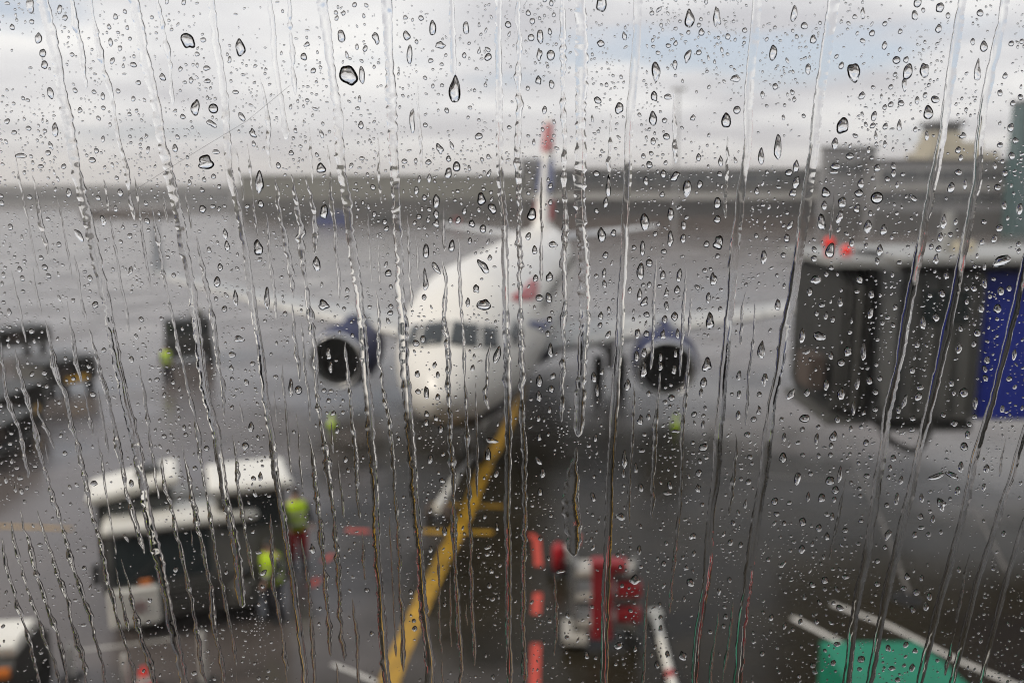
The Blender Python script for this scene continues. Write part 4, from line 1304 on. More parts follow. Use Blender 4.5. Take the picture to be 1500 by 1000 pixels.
def streak_mesh(pts, w, kind, rng, step=2.0):
    """a rivulet along photo pixels pts, w pixels wide; kind 'w' wide and smooth, 'b' narrow and beaded"""
    P = np.array(pts, float)
    if kind != 'x':
        d = np.hypot(*np.diff(P, axis=0).T)
        s = np.concatenate([[0], np.cumsum(d)])
    n = max(8, int(s[-1] / step))
    q = np.linspace(0, s[-1], n)
    # smooth polyline
    x = np.interp(q, s, P[:, 0])
    y = np.interp(q, s, P[:, 1])
    k = 9
    ker = np.ones(k) / k
    x = np.convolve(np.pad(x, k // 2, 'edge'), ker, 'valid')
    L = q / step
    if kind == 'w':
        x = x + wob(n, 60 / step, .055 * w, rng) + wob(n, 14 / step, .022 * w, rng)
        hw = .5 * w * (1 + wob(n, 60 / step, .07, rng) + wob(n, 16 / step, .045, rng))
        ht = .5 * w * .40 * np.clip(1 + wob(n, 30 / step, .15, rng) + wob(n, 9 / step, .09, rng), .4, 1.8)
        if x.mean() > 860: ht = .5 * w * .36 * (1 + wob(n, 34 / step, .10, rng) + wob(n, 12 / step, .03, rng))
        th = math.radians(62)
    else:
        x = x + wob(n, 50 / step, .14 * w, rng) + wob(n, 11 / step, .09 * w, rng)
        bead = np.clip(wob(n, 8 / step, .26, rng) + wob(n, 24 / step, .28, rng), -.66, 1.1)
        hw = .5 * w * np.clip(.95 + .70 * bead, .28, 1.9)
        ht = .5 * w * .46 * np.clip(1 + 1.0 * bead + wob(n, 7 / step, .10, rng), .22, 2.2)
        th = math.radians(60)
    up, dn = np.clip(q / (w * (9 if kind == 'b' else 3)), 0, 1), np.clip((s[-1] - q) / (w * (4.5 if kind == 'b' else 1.5)), 0, 1)
    e = np.clip(up ** .55 * np.sqrt(1 - (1 - dn) ** 2), .02, 1)
    hw, ht = hw * e, ht * e
    rag = .45 if kind == 'w' and x.mean() > 860 else 1.0
    el, er = (1 + wob(n, 6 / step, .10 * rag, rng) + wob(n, 3, .05 * rag, rng) for _ in (0, 1))     # ragged edges
    c0 = cap(0, th)
    m = 11
    sv = np.sin(np.linspace(-PI / 2, PI / 2, m))
    prof = cap(np.abs(sv), th) / c0
    skew = (-.22 if x.mean() > 860 else .18) if kind == 'w' else 0
    o = on_pane(x[n // 2], y[n // 2])
    vs = np.zeros((n, m + 2, 3))
    for i in range(n):
        u, v = on_pane(x[i], y[i])
        vs[i, :m, 0] = u - o[0] + (sv * np.where(sv < 0, el[i], er[i]) + skew * (1 - sv * sv)) * hw[i] * PXM
        vs[i, :m, 1] = GAP + prof * ht[i] * PXM
        vs[i, :, 2] = v - o[1]
        vs[i, m, 0] = u - o[0] - hw[i] * el[i] * PXM
        vs[i, m + 1, 0] = u - o[0] + hw[i] * er[i] * PXM
        vs[i, m:, 1] = GAP * .6
    M = m + 2
    fs = []
    for i in range(n - 1):
        a, b = i * M, (i + 1) * M
        fs += [(a + j, a + j + 1, b + j + 1, b + j) for j in range(m - 1)]
        fs.append((a + m, b + m, b + m + 1, a + m + 1))
    return o, vs.reshape(-1, 3).tolist(), fs, x, y, hw


def rain_obj(name, o, vs, fs):
    ob = mesh_obj(name, vs, fs, M_WATER, None, True)
    ob.location = (o[0], YP, o[1])
    return ob


WIDE = [
    (15, [(50, -60), (64, 0), (82, 82), (92, 145), (112, 250), (130, 325), (147, 410), (166, 500), (181, 570), (196, 637), (216, 745), (242, 862), (268, 985), (276, 1040)]),
    (14, [(188, -60), (197, 0), (212, 87), (225, 140), (246, 250), (265, 337), (280, 420), (290, 490), (300, 575), (317, 640), (334, 747), (347, 815), (355, 890)]),
    (10, [(303, -50), (309, 0), (322, 100), (330, 150), (336, 250), (346, 290), (357, 350), (370, 445), (380, 500), (390, 587), (402, 675), (413, 748), (430, 855), (446, 980), (450, 1030)]),
    (13, [(464, -60), (472, 0), (482, 75), (495, 175), (500, 250), (507, 285), (515, 350), (525, 425), (531, 500), (540, 600), (547, 687), (551, 748), (555, 862), (565, 975), (569, 1030)]),
    (14, [(560, -60), (565, 0), (570, 87), (574, 175), (577, 250), (582, 325), (586, 400), (591, 500), (597, 587), (605, 675), (608, 748), (616, 812), (621, 900), (629, 967), (631, 1030)]),
    (10, [(727, -50), (729, 0), (731, 130), (732, 250), (737, 312), (740, 400), (743, 500), (745, 625), (743, 745), (745, 925), (747, 1030)]),
    (16, [(851, -60), (851, 0), (851, 130), (851, 250), (851, 300), (852, 350), (856, 400), (857, 450), (854, 500), (850, 575), (847, 640)]),
    (12, [(938, -60), (935, 0), (930, 100), (922, 187), (920, 250), (915, 350), (909, 450), (905, 520), (899, 612), (892, 745), (887, 875), (884, 1030)]),
    (13, [(1113, -60), (1110, 0), (1100, 100), (1091, 250), (1077, 350), (1070, 425), (1064, 510), (1057, 587), (1050, 675), (1041, 750), (1035, 850), (1022, 925), (1016, 1030)]),
    (15, [(1230, -60), (1222, 0), (1207, 100), (1197, 175), (1188, 250), (1175, 337), (1162, 425), (1147, 500), (1132, 587), (1122, 675), (1111, 735), (1097, 837), (1085, 937), (1076, 1030)]),
    (14, [(1418, -60), (1410, 0), (1395, 100), (1382, 187), (1371, 250), (1350, 350), (1335, 425), (1323, 500), (1302, 600), (1285, 712), (1280, 750), (1265, 837), (1250, 912), (1240, 1000), (1237, 1030)]),
    (13, [(1482, -60), (1472, 0), (1457, 75), (1440, 162), (1433, 250), (1415, 350), (1400, 425), (1384, 500), (1360, 600), (1340, 687), (1327, 750), (1310, 820), (1290, 912), (1274, 1000), (1268, 1030)]),
    (12, [(1508, 350), (1499, 400), (1475, 500), (1452, 595), (1427, 675), (1412, 750), (1390, 837), (1365, 925), (1347, 1000), (1340, 1030)]),
    (10, [(1510, 600), (1499, 640), (1482, 695), (1465, 750), (1432, 850), (1410, 937), (1395, 1000), (1388, 1030)]),
    (9, [(1504, 750), (1497, 775), (1472, 857), (1452, 937), (1437, 1000), (1430, 1030)]),
    (8, [(390, -50), (395, 0), (400, 50), (402, 92), (412, 150), (420, 205)]),
    (8, [(660, -50), (662, 0), (663, 50), (665, 112)]),
    (26, [(846, 655), (840, 690), (838, 740), (842, 780), (840, 815)]),
]
BEAD = [
    (8, [(10, -40), (15, 0), (25, 32), (32, 65), (45, 120), (57, 150), (70, 212), (77, 250), (85, 287), (92, 332), (105, 385), (117, 420), (127, 470), (135, 500), (150, 555), (165, 607), (175, 670), (185, 715), (196, 750), (212, 812), (222, 870), (232, 915), (240, 965), (250, 1020)]),
    (8, [(5, 60), (10, 100), (20, 155), (37, 225), (25, 250), (25, 312), (35, 370), (45, 400), (60, 450), (75, 500), (82, 550), (97, 582), (102, 620), (112, 650), (122, 700), (133, 750), (150, 800), (162, 862), (175, 910), (195, 987), (200, 1020)]),
    (8, [(102, -30), (105, 10), (115, 60), (122, 90), (127, 130)]), (7, [(130, -30), (132, 0), (142, 55), (150, 90), (162, 135), (174, 200), (185, 245), (190, 300), (205, 350), (212, 412), (222, 462), (228, 500), (242, 545), (247, 575)]),
    (7, [(228, -30), (230, 0), (242, 55), (250, 95), (254, 155)]), (7, [(277, 270), (282, 312), (292, 375), (302, 425), (312, 465), (317, 500), (325, 562), (330, 612)]), (7, [(342, 635), (347, 695), (356, 750), (367, 820), (372, 850)]),
    (6, [(47, 257), (55, 295), (62, 337), (72, 375)]), (6, [(152, 262), (160, 325), (170, 375), (180, 430), (190, 480), (200, 510)]),
    (6, [(222, 300), (232, 355), (242, 412), (252, 462), (259, 497), (270, 532), (277, 575), (290, 637), (297, 690), (307, 747), (317, 812), (327, 862), (335, 900), (347, 975)]),
    (9, [(402, 255), (412, 320), (422, 370), (430, 437)]), (7, [(428, 440), (432, 500), (437, 530), (440, 560)]), (8, [(448, 575), (450, 625), (455, 655), (462, 700), (467, 748), (475, 825), (479, 875), (485, 962)]),
    (9, [(427, 255), (437, 312), (442, 370), (450, 425), (456, 478), (460, 510), (462, 550), (467, 600), (477, 650), (482, 700), (487, 748), (495, 832), (499, 900), (504, 967)]),
    (8, [(450, 257), (457, 312), (462, 355), (460, 372)]), (7, [(541, 250), (544, 312), (547, 362), (550, 412), (555, 462), (556, 510), (562, 570), (570, 612), (575, 662), (580, 740), (585, 812), (584, 850), (590, 912), (591, 987)]),
    (8, [(647, 345), (646, 375), (652, 405), (650, 430), (654, 500), (657, 537), (656, 575), (660, 637), (664, 700), (665, 748), (667, 837), (672, 925), (675, 1010)]), (6, [(672, 350), (675, 425), (679, 500), (682, 587), (685, 650), (687, 748), (692, 875), (695, 975)]),
    (8, [(720, 500), (712, 525), (715, 555), (709, 575), (715, 600)]), (7, [(505, 500), (510, 550), (515, 612), (522, 662), (525, 725), (527, 760)]), (6, [(515, 875), (522, 925), (526, 1010)]),
    (8, [(757, -30), (757, 0), (760, 100), (759, 250), (761, 300), (762, 400), (764, 500), (765, 550), (766, 650), (769, 750), (766, 875), (768, 1020)]), (8, [(825, -30), (825, 0), (826, 100), (825, 250), (826, 300), (827, 375), (825, 500), (824, 575), (825, 618)]),
    (6, [(1010, 500), (1007, 562), (1003, 617), (1000, 640), (997, 700), (995, 750), (987, 825), (982, 900)]), (6, [(967, 545), (962, 600), (959, 650), (957, 700), (955, 760)]), (6, [(1080, 635), (1075, 687), (1067, 755)]), (5, [(1020, 375), (1012, 425), (1011, 475), (1009, 496)]),
    (5, [(1092, 425), (1087, 462), (1085, 505)]), (5, [(642, 880), (645, 937), (650, 1010)]), (6, [(812, 837), (815, 925), (812, 960)]), (5, [(950, 850), (945, 925), (942, 1010)]), (7, [(2, 787), (12, 837), (25, 887), (40, 925), (52, 970), (62, 1015)]),
    (8, [(-2, 500), (2, 525), (10, 575), (22, 612), (35, 662), (42, 700)]), (8, [(20, 507), (32, 555), (47, 610), (57, 655), (70, 700), (83, 750), (95, 790), (107, 837), (120, 872), (135, 920), (150, 980), (158, 1015)]), (8, [(47, 552), (57, 600), (72, 632), (82, 662)]),
    (8, [(30, 745), (42, 795), (55, 845), (72, 890), (87, 945), (102, 1010)]), (8, [(55, 745), (72, 800), (85, 842), (100, 882), (107, 920), (122, 975), (130, 1015)]), (7, [(12, 762), (27, 820), (45, 875), (62, 922), (80, 970), (90, 1010)]),
    (8, [(235, 662), (242, 712), (252, 748), (267, 812), (277, 855), (285, 900), (295, 970), (303, 1015)]), (8, [(265, 650), (275, 700), (287, 755), (300, 825), (310, 870), (312, 925), (327, 987), (332, 1015)]), (8, [(150, 685), (155, 725), (164, 760), (175, 805), (187, 857), (205, 920), (220, 975), (228, 1010)]),
    (6, [(420, -20), (422, 0), (427, 75), (432, 140)]), (6, [(380, 110), (392, 175), (397, 250)]), (5, [(1432, 812), (1412, 875), (1390, 962), (1380, 1010)]), (5, [(1420, 810), (1400, 912)]),
    (5, [(1052, 895), (1045, 950), (1040, 1010)]), (6, [(395, 752), (402, 862), (410, 900), (422, 1005)]), (6, [(442, 787), (452, 862), (457, 937), (463, 1010)]), (5, [(530, 775), (535, 850)]), (6, [(98, 440), (104, 480), (112, 530), (120, 560)]),
    (6, [(118, 540), (126, 580), (132, 610), (137, 640)]), (5, [(488, 620), (494, 670), (500, 720), (505, 760)]), (6, [(170, 830), (180, 880), (190, 930), (205, 1000)]), (5, [(1240, 700), (1228, 760), (1215, 820)]), (5, [(1075, 880), (1066, 940), (1058, 1000)]), (6, [(985, 130), (988, 190), (990, 240)]),
    (5, [(1065, 200), (1066, 260), (1062, 320)]), (6, [(895, 165), (893, 230), (890, 265)]), (6, [(500, 180), (503, 230), (508, 262)]), (6, [(350, 590), (356, 620)]),
]
# traced drops, one list per quarter-size crop of the photograph: crop origin, then (x, y, w, h, kind, tilt) in quarter pixels
DROPS = {
    (0, 0): '1407,278,65,95,t 1100,240,70,95,l,20 200,35,50,75,l 237,225,40,60 250,312,40,45 260,380,40,45 805,380,40,30 940,452,45,40,h 1210,400,40,30 1215,475,40,30,h 1250,637,56,56,r 1145,630,60,90,h 1025,868,40,45,t 1205,950,120,75,h 322,760,45,80,t 540,938,40,35 238,975,35,25 295,545,40,60 110,912,70,28 602,565,26,42 1240,725,60,34,l,-30 745,163,22,26 1345,350,30,35,h 1380,540,35,26 1480,780,50,45,h 380,105,34,32 385,975,32,30 1265,890,44,28 1190,235,38,26',
    (375, 0): '530,443,88,128,l,20 1165,525,78,150,t 500,213,45,70 703,225,36,68,l,18 280,333,38,42 882,210,42,52 1035,165,40,84 620,440,38,90 1080,265,72,38,h 1360,335,42,42 1465,145,36,38 967,107,32,30 1220,325,26,32 915,710,30,140,l 980,733,27,27,r 1305,798,52,42,h 1175,975,52,62,t 1075,870,45,62,h,15 1010,950,34,34 1140,930,36,36,t 900,320,36,100 1230,165,36,72 405,985,64,60,t 870,945,36,28 620,928,34,24 430,772,20,20 595,635,28,20 300,588,26,22',
    (750, 0): '525,25,60,86 227,325,48,58,r 112,222,38,40,r 165,215,40,75 160,320,38,65,h 843,425,62,112,i 826,695,50,76 833,563,46,58,t 502,588,44,40 592,635,58,54,l,40 1040,110,65,100,h 1200,100,48,112,h 1110,190,36,38 1265,215,30,36 950,568,50,32 1255,705,62,92,t 1310,460,76,36,h 1330,645,42,46,r 232,495,32,50 155,470,42,48,h 905,800,42,38 827,828,32,42 805,965,40,40 520,255,44,38 1095,308,32,32 1030,330,36,72,l,-15 1460,915,42,96,t 955,380,28,56 95,77,28,34 230,20,26,34 770,915,26,32 1060,690,36,34,h 245,88,22,26 92,518,24,28 1235,945,34,60,t 820,78,26,28',
    (1125, 0): '503,425,72,106,l,12 438,735,82,94,t 917,413,56,80 820,420,54,90 940,660,58,76 980,583,46,46 753,353,44,44,r 1008,45,46,56 877,15,45,56 153,80,44,88,t 213,152,38,42 1000,168,42,50,t 1243,77,36,42 1265,273,42,62 1240,415,48,110,h 58,860,50,150,t 550,562,36,46,l,-20 30,310,44,88 265,232,36,50 393,842,38,68,o,-8 480,915,50,40 622,680,40,58,t 683,268,30,48 688,740,36,40,t 770,735,36,60,t 1423,748,38,50 1428,913,38,44 1143,795,42,40,h 395,975,58,40 165,975,42,72,t 780,605,38,34 745,437,26,26 720,612,32,32 800,500,38,76,i 430,385,32,40 235,405,34,58 1390,445,30,36 1360,545,30,40 590,880,26,40 930,795,28,56,t 1115,880,36,40 1130,925,26,40 860,90,40,60,h 1055,92,26,36 910,60,24,26 1200,245,26,38 1360,850,40,28 1435,605,30,32 640,985,40,44 735,975,32,44 720,510,28,30 555,240,32,28 775,185,26,30 610,195,32,38 685,140,28,30',
    (0, 250): '525,555,46,60 1272,650,48,66,t 1465,130,50,52,t 475,380,36,82,l,42 570,785,40,42 828,870,32,32 250,565,36,36 527,630,30,42 415,130,32,56 1330,440,38,62,t 1320,370,34,62,t 1315,810,32,42 1380,745,38,92,t 1400,985,72,42,h 1290,565,34,44 345,432,30,32 900,245,36,46 60,330,32,38 705,130,34,46 1187,225,42,46 150,155,30,28 10,190,30,36 850,295,32,38 130,630,28,36 115,578,30,40 240,510,28,32 1225,465,28,38 185,940,34,36 1018,612,26,30 1480,195,36,44 1055,130,30,30 575,160,34,30 640,290,40,60,h 520,290,50,34,l,-35',
    (375, 250): '20,65,56,132,t 412,40,70,112,t 60,450,66,92,t 355,545,52,90,t 395,785,76,60,h 1320,165,58,76,t 1385,222,48,60,l,20 1330,560,52,104,h,34 1335,785,92,74,h 960,470,46,88,t 435,240,48,82 745,160,40,40 1080,180,40,82 1195,440,44,72,t 980,640,42,112,h 775,600,42,42 1175,15,44,62 733,97,30,36 100,745,42,128,t 705,885,66,60 1290,690,44,52,h 985,740,30,36 790,795,32,30 930,985,34,44 1055,570,30,90,l,35 940,115,28,50 1015,45,28,50 1020,290,24,36 765,340,30,34 755,300,28,36 1185,290,34,44 1080,255,34,50 1330,340,40,50 1265,310,44,44,h 535,700,26,30 170,838,28,34 925,505,30,28 790,680,24,30 22,520,30,28 1205,770,34,54,t 1370,510,28,34 500,305,24,28 1015,228,32,26 1080,310,50,40,h,-20',
    (750, 250): '778,300,56,96 525,375,62,82,t 1025,108,66,98,i 165,255,62,76,t 753,590,48,96 1210,420,74,76,h 1180,635,50,78,h 1160,880,68,88,h 220,622,52,56,t 160,745,44,46 240,432,50,40 565,90,36,132,t 930,255,36,82 928,400,36,92 825,768,52,56,h 748,725,36,76,t 980,615,34,78,l,-10 1003,397,34,54 840,540,44,46 848,612,34,54 965,853,42,54 480,425,56,32 785,60,30,54 887,20,32,52 1240,190,42,72 595,365,36,40 980,698,36,52 765,455,34,84 215,745,38,66 548,495,32,46 1100,80,34,50 1203,285,42,46 1140,430,36,40 735,955,36,62 825,842,36,36 955,35,42,66,l,-35 905,715,36,52,h 1475,505,44,84,t 225,90,28,36 225,185,26,34 540,600,28,54 550,185,34,64,t 715,450,30,30 840,370,28,32 690,700,26,40 800,955,38,40 885,960,38,56,h 220,870,34,38 210,955,30,40 520,850,36,52,h 516,905,30,36 145,465,32,52 150,630,32,44 970,955,26,56 1130,585,30,32 1205,500,28,34 1240,525,34,28 805,670,26,28 840,668,30,36 880,140,28,36 1150,745,30,66 1220,810,26,36 1435,120,30,44 1265,20,44,30,h 895,870,34,50 905,790,34,56,h 495,18,40,36 1270,288,36,36 495,235,30,30',
    (1125, 250): '638,160,74,70,r 325,300,58,98,t 1370,530,60,116,l,-62 655,465,46,70,t 585,328,48,78 677,347,48,64,t 365,468,54,90,o,-8 280,640,62,58,l,25 420,270,54,66,h 423,187,56,58,l,-40 362,128,62,60,h 545,75,40,58,o,-12 533,132,50,48 1073,100,46,60 300,970,82,62,h 995,858,52,52,t 1030,300,40,88,t 165,70,42,74,o,-15 1010,390,34,56 985,518,40,62,h 1365,705,38,56 1345,808,44,60 1250,807,40,52 1355,337,40,50 1325,400,34,50 908,890,40,84,t 1207,690,42,46 600,835,36,62,l,-10 425,770,36,58,t 608,725,34,54 538,638,42,50 1225,950,46,50 850,160,30,58,l,50 57,785,40,72,t 147,130,42,50 245,710,38,54 330,205,34,54 522,222,38,54 200,965,42,92,t 1385,205,30,52 1475,225,36,68 1345,98,42,40 315,788,42,34 480,945,32,36 745,905,34,34 1270,660,28,66 745,800,28,42 1165,690,28,32 725,390,22,32 575,440,24,38 1255,418,28,40 945,445,30,34 1000,458,38,40 640,530,28,46 770,538,34,26 370,570,34,30 270,515,36,42 1020,720,40,48 1160,860,30,34 1130,925,26,42 1425,690,30,38 110,395,36,50 90,495,32,34 1210,560,24,30 1100,300,24,42 130,320,30,60,l,-30 730,610,22,36 670,890,30,34 700,860,40,26 1045,615,34,46,h 342,605,30,40 600,250,26,40,o,20 1265,300,30,32 1480,430,30,32 1470,470,26,34 285,835,28,38 340,850,28,50 95,675,20,36 430,700,22,30 520,708,34,26 615,45,24,30 340,60,20,26 790,22,30,26 1390,15,34,40 735,15,30,50 1115,10,44,36 170,12,44,40 385,8,50,26 1155,80,26,56',
    (0, 500): '1360,78,50,34 1435,500,42,66,t 1437,612,44,50 740,545,36,36 705,388,28,52 1087,547,32,30 545,310,40,34 260,185,40,30 1355,155,32,40,h 770,105,30,42 1130,742,34,30 1145,805,40,30 620,50,32,30 550,830,42,36 805,830,34,46 815,893,30,30 100,740,34,28 205,730,34,30 130,800,38,28 60,598,30,30 920,222,34,26 1210,625,36,34 1360,220,26,30 1480,130,34,30',
    (375, 500): '160,80,88,80,h 180,270,38,112,t 285,285,46,54,r 135,345,40,58,h 212,605,48,88,t 240,750,96,60,h 425,70,34,76 437,150,28,72 945,190,32,44 950,293,34,34 998,300,32,84 1065,325,32,40 998,475,36,44 1095,512,34,52 1022,690,34,62 1092,815,40,38 130,420,32,28 478,690,40,42,t 1360,660,44,84,t 1380,580,82,36,h 1365,80,40,110,l,-20 848,568,26,30 960,562,30,26 540,755,28,32 1065,195,26,40 1000,425,34,40 440,290,34,26 925,10,44,40 1110,660,34,28 1070,770,24,26 25,790,34,60,t 640,680,22,24 90,905,24,22 865,912,24,24 510,415,28,26 258,530,24,26 465,520,40,36,h',
    (750, 500): '225,50,40,84,t 797,165,52,98,t 1143,135,68,82,h 1413,50,56,104,t 240,203,38,40 160,230,50,76,t 230,278,40,46 157,320,36,66 713,255,40,70 480,210,36,62,l,15 498,285,30,76 1123,240,46,60 1108,300,24,62 935,330,46,40 1122,620,60,50 705,460,46,62,h 783,492,40,46 683,690,34,112,l 1480,220,40,82,h 1413,362,48,36 1330,200,30,62 1380,545,40,38 755,855,34,54 910,888,54,26 1095,770,42,46,l,-30 1385,822,40,40 925,840,34,52 1090,860,44,54,h 180,770,36,62 490,565,28,50 870,145,32,56 950,165,34,56 970,70,26,52 870,90,26,52 730,85,32,62 160,560,36,52,t 810,65,42,56,h 1460,405,36,52,h 725,740,26,66 1325,430,32,52 1330,310,28,52 1240,843,34,28 1450,310,32,36 800,440,28,40 800,305,28,36 945,355,34,28 775,545,32,26 925,380,24,26 760,640,44,22 665,770,26,60 480,792,26,26 475,910,30,60,l,10 155,450,34,40 220,400,26,40 165,880,34,52 1115,955,28,30 1120,485,26,50 1405,455,40,36 1395,675,36,30 1060,655,30,26 1100,700,28,36 1330,805,30,26 1405,715,28,24 960,525,60,22,h',
    (1125, 500): '427,305,58,76,t 467,57,52,60 428,125,48,48,r 385,555,54,68,t 215,450,62,54 88,680,48,66 172,805,50,88,i 363,815,60,56 407,870,46,54 315,915,44,62 1162,615,46,56 1147,300,54,62,r 595,230,44,48 575,593,38,42 880,322,50,54 640,398,38,36 560,60,36,104,t 340,255,34,68,l,-15 230,300,36,54,l,-35 845,168,36,44 985,790,34,110,l,-68 1075,780,34,90,l,66 1015,950,62,84,h,30 1130,735,40,74,t 445,775,36,98,t 285,570,28,72 580,787,42,32 40,935,42,52 735,683,36,44 790,400,30,52 890,270,48,32,l,15 1075,243,34,44 525,250,30,62,l,-8 800,350,26,92,l,-10 1120,40,34,74,l,-15 875,20,32,46 1215,360,30,88,h 1210,440,34,34 1090,480,38,46,l,-30 860,450,44,40,h 630,297,38,40 655,217,38,36 135,310,40,76,l,-28 600,680,34,24 1280,745,34,62 1110,875,34,62 755,920,36,76,h 900,915,32,62,h 405,455,34,44 370,85,32,50 500,390,26,92 845,518,38,32 1285,110,40,46,h 1270,160,30,44,o,20 95,560,28,52 175,593,34,26 202,515,32,32 205,665,34,28 295,500,28,32 370,610,28,40 485,510,24,38 540,905,30,28 780,810,34,56,h 715,740,26,42 708,795,28,28 950,880,28,26 1025,430,34,30 1415,220,36,36 1250,385,28,26 1180,485,40,32 1445,75,32,60,h 1375,395,28,50,h 1170,545,34,50 250,775,32,30 80,455,36,28,h 125,945,36,30 400,925,30,40 235,910,24,66 125,320,1,1',
    (0, 750): '235,190,36,24 1030,335,36,36 870,640,34,24 740,150,60,22,l,-60 490,660,40,22 430,515,34,22',
    (375, 750): '767,125,32,62 800,500,36,60,h 650,455,34,34 930,680,34,38 800,570,30,24 1105,110,34,62 1430,310,30,32 1360,205,50,28,l,20 1035,215,36,40,h 690,710,40,34,h 920,465,30,40 1130,540,26,34 925,635,26,30 1340,25,34,36,t 330,215,44,60,h 15,235,40,26 1055,490,38,28,h',
    (750, 750): '670,25,72,52,h 215,268,22,36 720,395,82,60,h 1045,410,48,58 625,780,58,54 437,835,36,52 1025,840,62,60,h 850,893,36,48 890,300,32,40 745,220,28,68 1060,140,46,52,h 1300,610,30,40 220,635,34,34 1340,190,28,42 1275,395,28,40 1240,665,28,32 870,615,28,34 905,180,26,34 1185,700,34,30,r 1020,325,40,34,h 870,680,24,52 865,540,24,36 490,850,26,30 910,830,30,50 1065,240,26,40 595,250,26,30 645,430,26,30 285,345,70,22,h 1245,555,30,28',
    (1125, 750): '203,55,52,62,t 298,92,44,60,t 382,140,38,54,t 452,105,42,36 198,215,50,60,t 333,398,50,50 715,130,36,74,l,-20 897,90,58,28,h 815,375,44,46,t 868,468,44,44,r 795,445,40,38 957,492,36,52 940,552,38,58,t 455,378,46,32 652,420,44,38 547,860,50,46 383,882,36,42 405,772,48,34 705,795,38,52,h 845,910,34,56,l,-15 727,913,44,34 275,935,36,30 87,305,24,62,l,-35 1310,262,84,112,h 895,25,42,42,t 343,12,36,28 400,25,28,56 808,775,34,44 875,810,38,40,h 525,918,34,30 760,980,38,36 300,525,34,36,h 1380,125,30,42 860,130,36,46,h 940,130,36,32 710,205,30,34 530,185,34,26 215,495,28,44,t 545,50,36,30 965,40,30,50 1130,335,26,46 900,385,28,44 1320,330,26,32 190,640,26,44 285,640,34,36 97,665,26,50,l,-15 145,685,24,30 332,450,28,28 680,910,20,24 490,235,22,22 350,260,22,36',
}
traced = []
for (ox, oy), txt in DROPS.items():
    for tok in txt.split():
        p = tok.split(',')
        v = [float(q) for q in p[:4]]
        if v[2] < 5: continue
        traced.append((ox + v[0] / 4, oy + v[1] / 4, v[2] / 4, v[3] / 4, p[4] if len(p) > 4 else 'o', float(p[5]) if len(p) > 5 else 0.0))
traced.sort(key=lambda d: -d[2] * d[3])
# occupied map, one cell per photo pixel, with a margin all round
MX, MY = 500, 320
occ = np.zeros((1000 + 2 * MY, 1500 + 2 * MX), bool)


def block(x, y, rx, ry):
    x0, x1, y0, y1 = int(x - rx) + MX, int(x + rx) + MX + 1, int(y - ry) + MY, int(y + ry) + MY + 1
    occ[max(y0, 0):max(y1, 0), max(x0, 0):max(x1, 0)] = True


def taken(x, y, r):
    x0, x1, y0, y1 = int(x - r) + MX, int(x + r) + MX + 1, int(y - r) + MY, int(y + r) + MY + 1
    return x0 < 0 or y0 < 0 or x1 >= occ.shape[1] or y1 >= occ.shape[0] or occ[y0:y1, x0:x1].any()


used_labels = {}


def uniq(base):
    """base has one {} for an ordinal; count from the top (or left) within the same description"""
    n = used_labels.get(base, 0)
    used_labels[base] = n + 1
    return n


streaks = [(w, p, 'w') for w, p in WIDE] + [(w, p, 'b') for w, p in BEAD]


def free_run(pts, w):
    """the longest stretch of a rivulet that keeps clear of those already laid"""
    P = np.array(pts, float)
    s = np.concatenate([[0], np.cumsum(np.hypot(*np.diff(P, axis=0).T))])
    q = np.arange(0, s[-1], 4.0)
    xs_, ys_ = np.interp(q, s, P[:, 0]), np.interp(q, s, P[:, 1])
    ok = [not taken(a, b, w * .62) if -MX < a < 1500 + MX else False for a, b in zip(xs_, ys_)]
    best, cur = (0, 0), None
    for i, k in enumerate(ok + [False]):
        if k and cur is None: cur = i
        if not k and cur is not None:
            if i - cur > best[1] - best[0]: best = (cur, i)
            cur = None
    i0, i1 = best
    if i1 - i0 < 7: return None
    if i0 == 0 and i1 == len(ok): return pts
    return [(xs_[i], ys_[i]) for i in range(i0, i1, 3)] + [(xs_[i1 - 1], ys_[i1 - 1])]


XR = random.Random(23)
for _ in range(75):
    x0 = XR.uniform(0, 1500) if XR.random() < .35 else XR.uniform(0, 720)
    y0 = XR.uniform(120, 940)
    L_ = XR.uniform(50, 240)
    ln = -(x0 - 760) / 3700
    BEAD.append((XR.uniform(3.0, 5.2), [(x0 + ln * d_ + XR.uniform(-1.2, 1.2), y0 + d_) for d_ in np.linspace(0, L_, max(4, int(L_ / 26)))]))
streaks = [(w, p, 'w') for w, p in WIDE] + [(w, p, 'b') for w, p in BEAD]
order = sorted(range(len(streaks)), key=lambda i: np.interp(500, [q[1] for q in streaks[i][1]], [q[0] for q in streaks[i][1]]) + (5000 if streaks[i][2] == 'b' else 0))
for i in order:
    w, pts, kind = streaks[i]
    pts = free_run(pts, w)
    if pts is None: continue
    o, vs, fs, x, y, hw = streak_mesh(pts, w, kind, NPR)
    for a, b, c in zip(x, y, hw):
        block(a, b, max(c, w * .35) + (2.6 if kind == 'w' else 1.4), 2)
    ins = [(a, b) for a, b in zip(x, y) if 0 <= a < 1500 and 0 <= b < 1000]
    if len(ins) < 4: continue
    ob = rain_obj('water_streak', o, vs, fs)
    ra, rb = region(*ins[0]), region(*ins[-1])
    size = 'wide smooth' if kind == 'w' and w > 9 else 'narrow smooth' if kind == 'w' else 'beaded' if w > 6 else 'thin beaded'
    base = f'{size} streak from the {ra} to the {rb}' if ra != rb else f'{size} short streak over the {ra}'
    base = base.replace('from the blue', 'from the blue')
    if len(base.split()) > 13: base = f'{size} streak starting at the {ra}'
    k = uniq(base)
    tag(ob, base if k == 0 else base.replace(' streak', ' streak, ' + ORD[min(k, 19)].strip() + ' from left,', 1), 'water streak', 'rain streaks running down the window')

